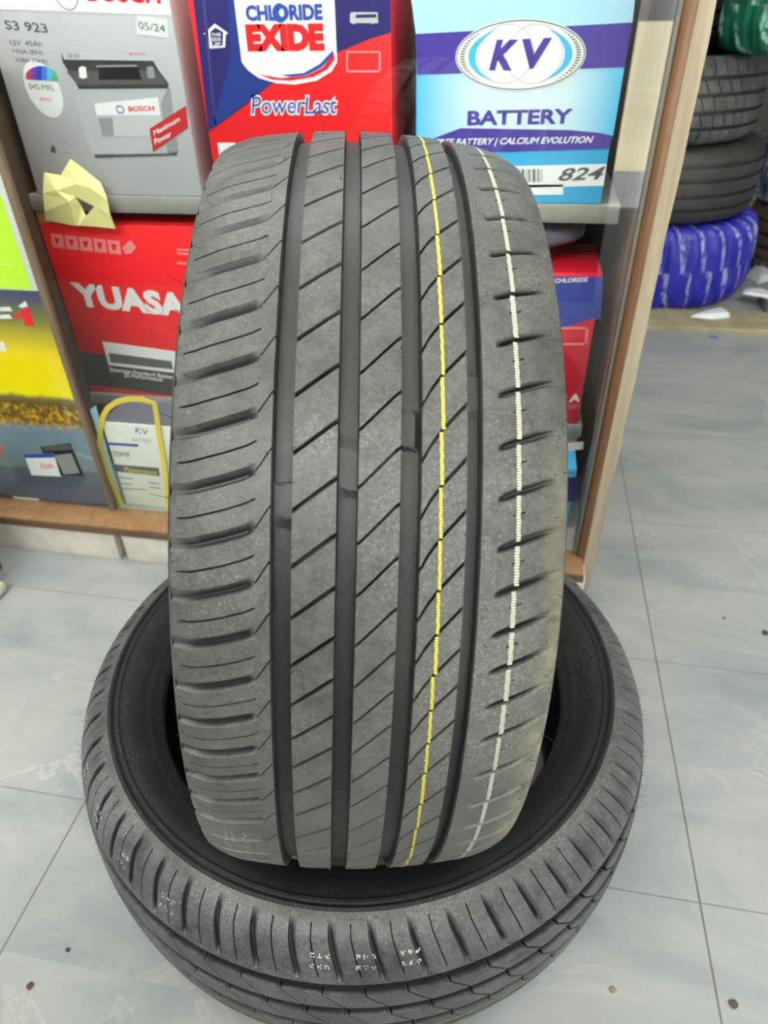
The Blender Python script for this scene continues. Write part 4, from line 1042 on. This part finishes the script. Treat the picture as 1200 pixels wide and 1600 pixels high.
# scraps and the plank on the threshold
def scrap(name, label, pxs, z, m, cat, h=0.006, seed=0):
    rnd_ = random.Random(seed); P_ = [atz(x, y, z) for x, y in pxs]
    bm = bmesh.new(); n = len(P_)
    c = sum(P_, Vector()) / n
    lo = [bm.verts.new(p) for p in P_]
    hi = [bm.verts.new(c + (p - c) * 0.75 + Vector((0, 0, h * rnd_.uniform(0.6, 1.4)))) for p in P_]
    top = bm.verts.new(c + Vector((0, 0, h * 1.3)))
    bm.faces.new(lo)
    for i in range(n):
        bm.faces.new((lo[i], lo[(i + 1) % n], hi[(i + 1) % n], hi[i])); bm.faces.new((hi[i], hi[(i + 1) % n], top))
    return tag(bm_obj(name, bm, m, None), label, cat)
PLAST = mat('plastic_scrap_white', (226, 234, 240), 0.3)
scrap('plastic_scrap', 'torn white plastic scrap lying in front of the blue wrapped tyre', [(1078, 495), (1112, 499), (1140, 496), (1141, 490), (1128, 484), (1100, 489)], 0.0142, PLAST, 'scrap', 0.012, 1)
scrap('plastic_scrap', 'narrow white plastic strip lying on the plank at the right rim', [(1160, 459), (1200, 466), (1230, 472), (1228, 463), (1185, 452), (1163, 451)], 0.036, PLAST, 'scrap', 0.006, 2)
scrap('plastic_scrap', 'pale crumpled plastic bag on the ground right of the blue wrapped tyre', [(1166, 432), (1185, 444), (1212, 436), (1208, 424), (1182, 416), (1172, 421)], 0.001, mat('plastic_bag_grey', (196, 204, 212), 0.35), 'plastic bag', 0.02, 3)
scrap('blue_scrap', 'tiny blue paper scrap on the tile before the threshold', [(1108, 524), (1122, 526), (1122, 529), (1108, 527)], 0.0003, mat('scrap_blue', (70, 100, 190), 0.5), 'scrap', 0.002, 4)
o = box('wooden_plank', (0.77, 2.185, 0.0005), (1.3, 2.30, 0.035), mat('plank_grey_brown', (138, 130, 112), 0.7, noise=0.2, nscale=14), None, 0.004)
tag(o, 'weathered grey brown plank lying behind the threshold at the right rim', 'plank')

# chips on the floor
def chip(label, x, y, r, col, seed):
    rnd_ = random.Random(seed); p = atz(x, y, 0.0003); bm = bmesh.new()
    bmesh.ops.create_icosphere(bm, subdivisions=2, radius=r)
    for v in bm.verts:
        v.co *= rnd_.uniform(0.7, 1.25); v.co.z *= 0.45
    mz = min(v.co.z for v in bm.verts)
    o = bm_obj('grit_chip', bm, mat('chip_%s' % col[0], col[1], 0.8), None); o.location = (p.x, p.y, -mz + 0.0002); o.rotation_euler.z = seed
    tag(o, label, 'grit')
chip('reddish brown grit chip on the tile at lower left', 47, 1541, 0.0036, ('russet', (92, 60, 52)), 1)
chip('small dark grit speck above the reddish chip at lower left', 106, 1485, 0.0023, ('dark', (60, 58, 56)), 2)
chip('dark flat grit chip on the tile near the lower right corner', 1145, 1569, 0.0040, ('umber', (84, 76, 62)), 3)
chip('dark grit chip on the tile at the right rim of the photo', 1196, 990, 0.0045, ('slate', (60, 62, 64)), 4)
chip('thin tan splinter on the tile right below the lying tyre', 957, 1547, 0.0030, ('tan', (150, 122, 96)), 5)
chip('grey grit speck on the tile right of the upright tyre', 1131, 966, 0.0024, ('grey', (92, 96, 96)), 6)
# pale rounded foot at the left rim
bm = bmesh.new(); a = atz(0, 935, 0.0)
add_box(bm, (a.x - 0.05, a.y - 0.012, 0.0005), (a.x + 0.004, a.y + 0.022, 0.022), 0.007)
o = bm_obj('furniture_foot', bm, mat('foot_cream', (206, 202, 186), 0.5), None, 40)
tag(o, 'cream rounded furniture foot on the floor at the left rim of the photo', 'furniture foot')
bm = bmesh.new(); add_box(bm, (a.x - 0.14, a.y + 0.0, 0.0225), (a.x - 0.018, a.y + 0.05, 0.30), 0.004)
bm_obj('leg', bm, mat('leg_dark', (46, 46, 46), 0.5), o, 40)

# ================================================================== ORDER: prints that lie on a label belong to that label
HOSTS = ('date_label', 'round_label', 'shield', 'oval_emblem', 'battery_picture_body', 'battery_picture', 'price_label', 'arrow_sign', 'white_frame', 'red_flag', 'violet_ribbon', 'dark_label', 'bus_pictogram', 'white_footer', 'white_band', 'white_label', 'black_footer', 'blue_field')
def bb(o):
    xs = [v.co.x for v in o.data.vertices]; zs = [v.co.z for v in o.data.vertices]; ys = [v.co.y for v in o.data.vertices]
    return min(xs), max(xs), min(zs), max(zs), min(ys)
base = lambda o: o.name.split('.')[0]
for t in [o for o in SC.objects if o.parent is None and base(o) in ('battery_box', 'advert_board')]:
    if t.type != 'EMPTY': continue
    kids = [c for c in t.children if c.type == 'MESH']
    hosts = sorted([(bb(c), c) for c in kids if base(c) in HOSTS], key=lambda q: -(q[0][1] - q[0][0]) * (q[0][3] - q[0][2]))
    for B, h in hosts:
        if h.parent != t: continue
        for c in kids:
            if c is h or c.parent != t or c.children or base(c) in ('carton', 'shaded_top', 'carrying_strap'): continue
            b = bb(c)
            if b[4] < B[4] - 1e-5 and b[0] > B[0] - 0.002 and b[1] < B[1] + 0.002 and b[2] > B[2] - 0.003 and b[3] < B[3] + 0.003:
                c.parent = h
for o in SC.objects:
    if o.parent is None and 'category' in o:
        if base(o) == 'battery_box': o['group'] = 'battery cartons in the glass case'
        elif base(o) == 'advert_board': o['group'] = 'advert boards behind the left pane'
        elif base(o) == 'grit_chip': o['group'] = 'grit chips on the tiles'
        elif base(o) == 'plastic_scrap': o['group'] = 'plastic scraps by the tyre stacks'
        elif base(o) in ('tyre', 'wrapped_tyre') and o.location.y > 2: o['group'] = 'tyres stacked behind the right post'
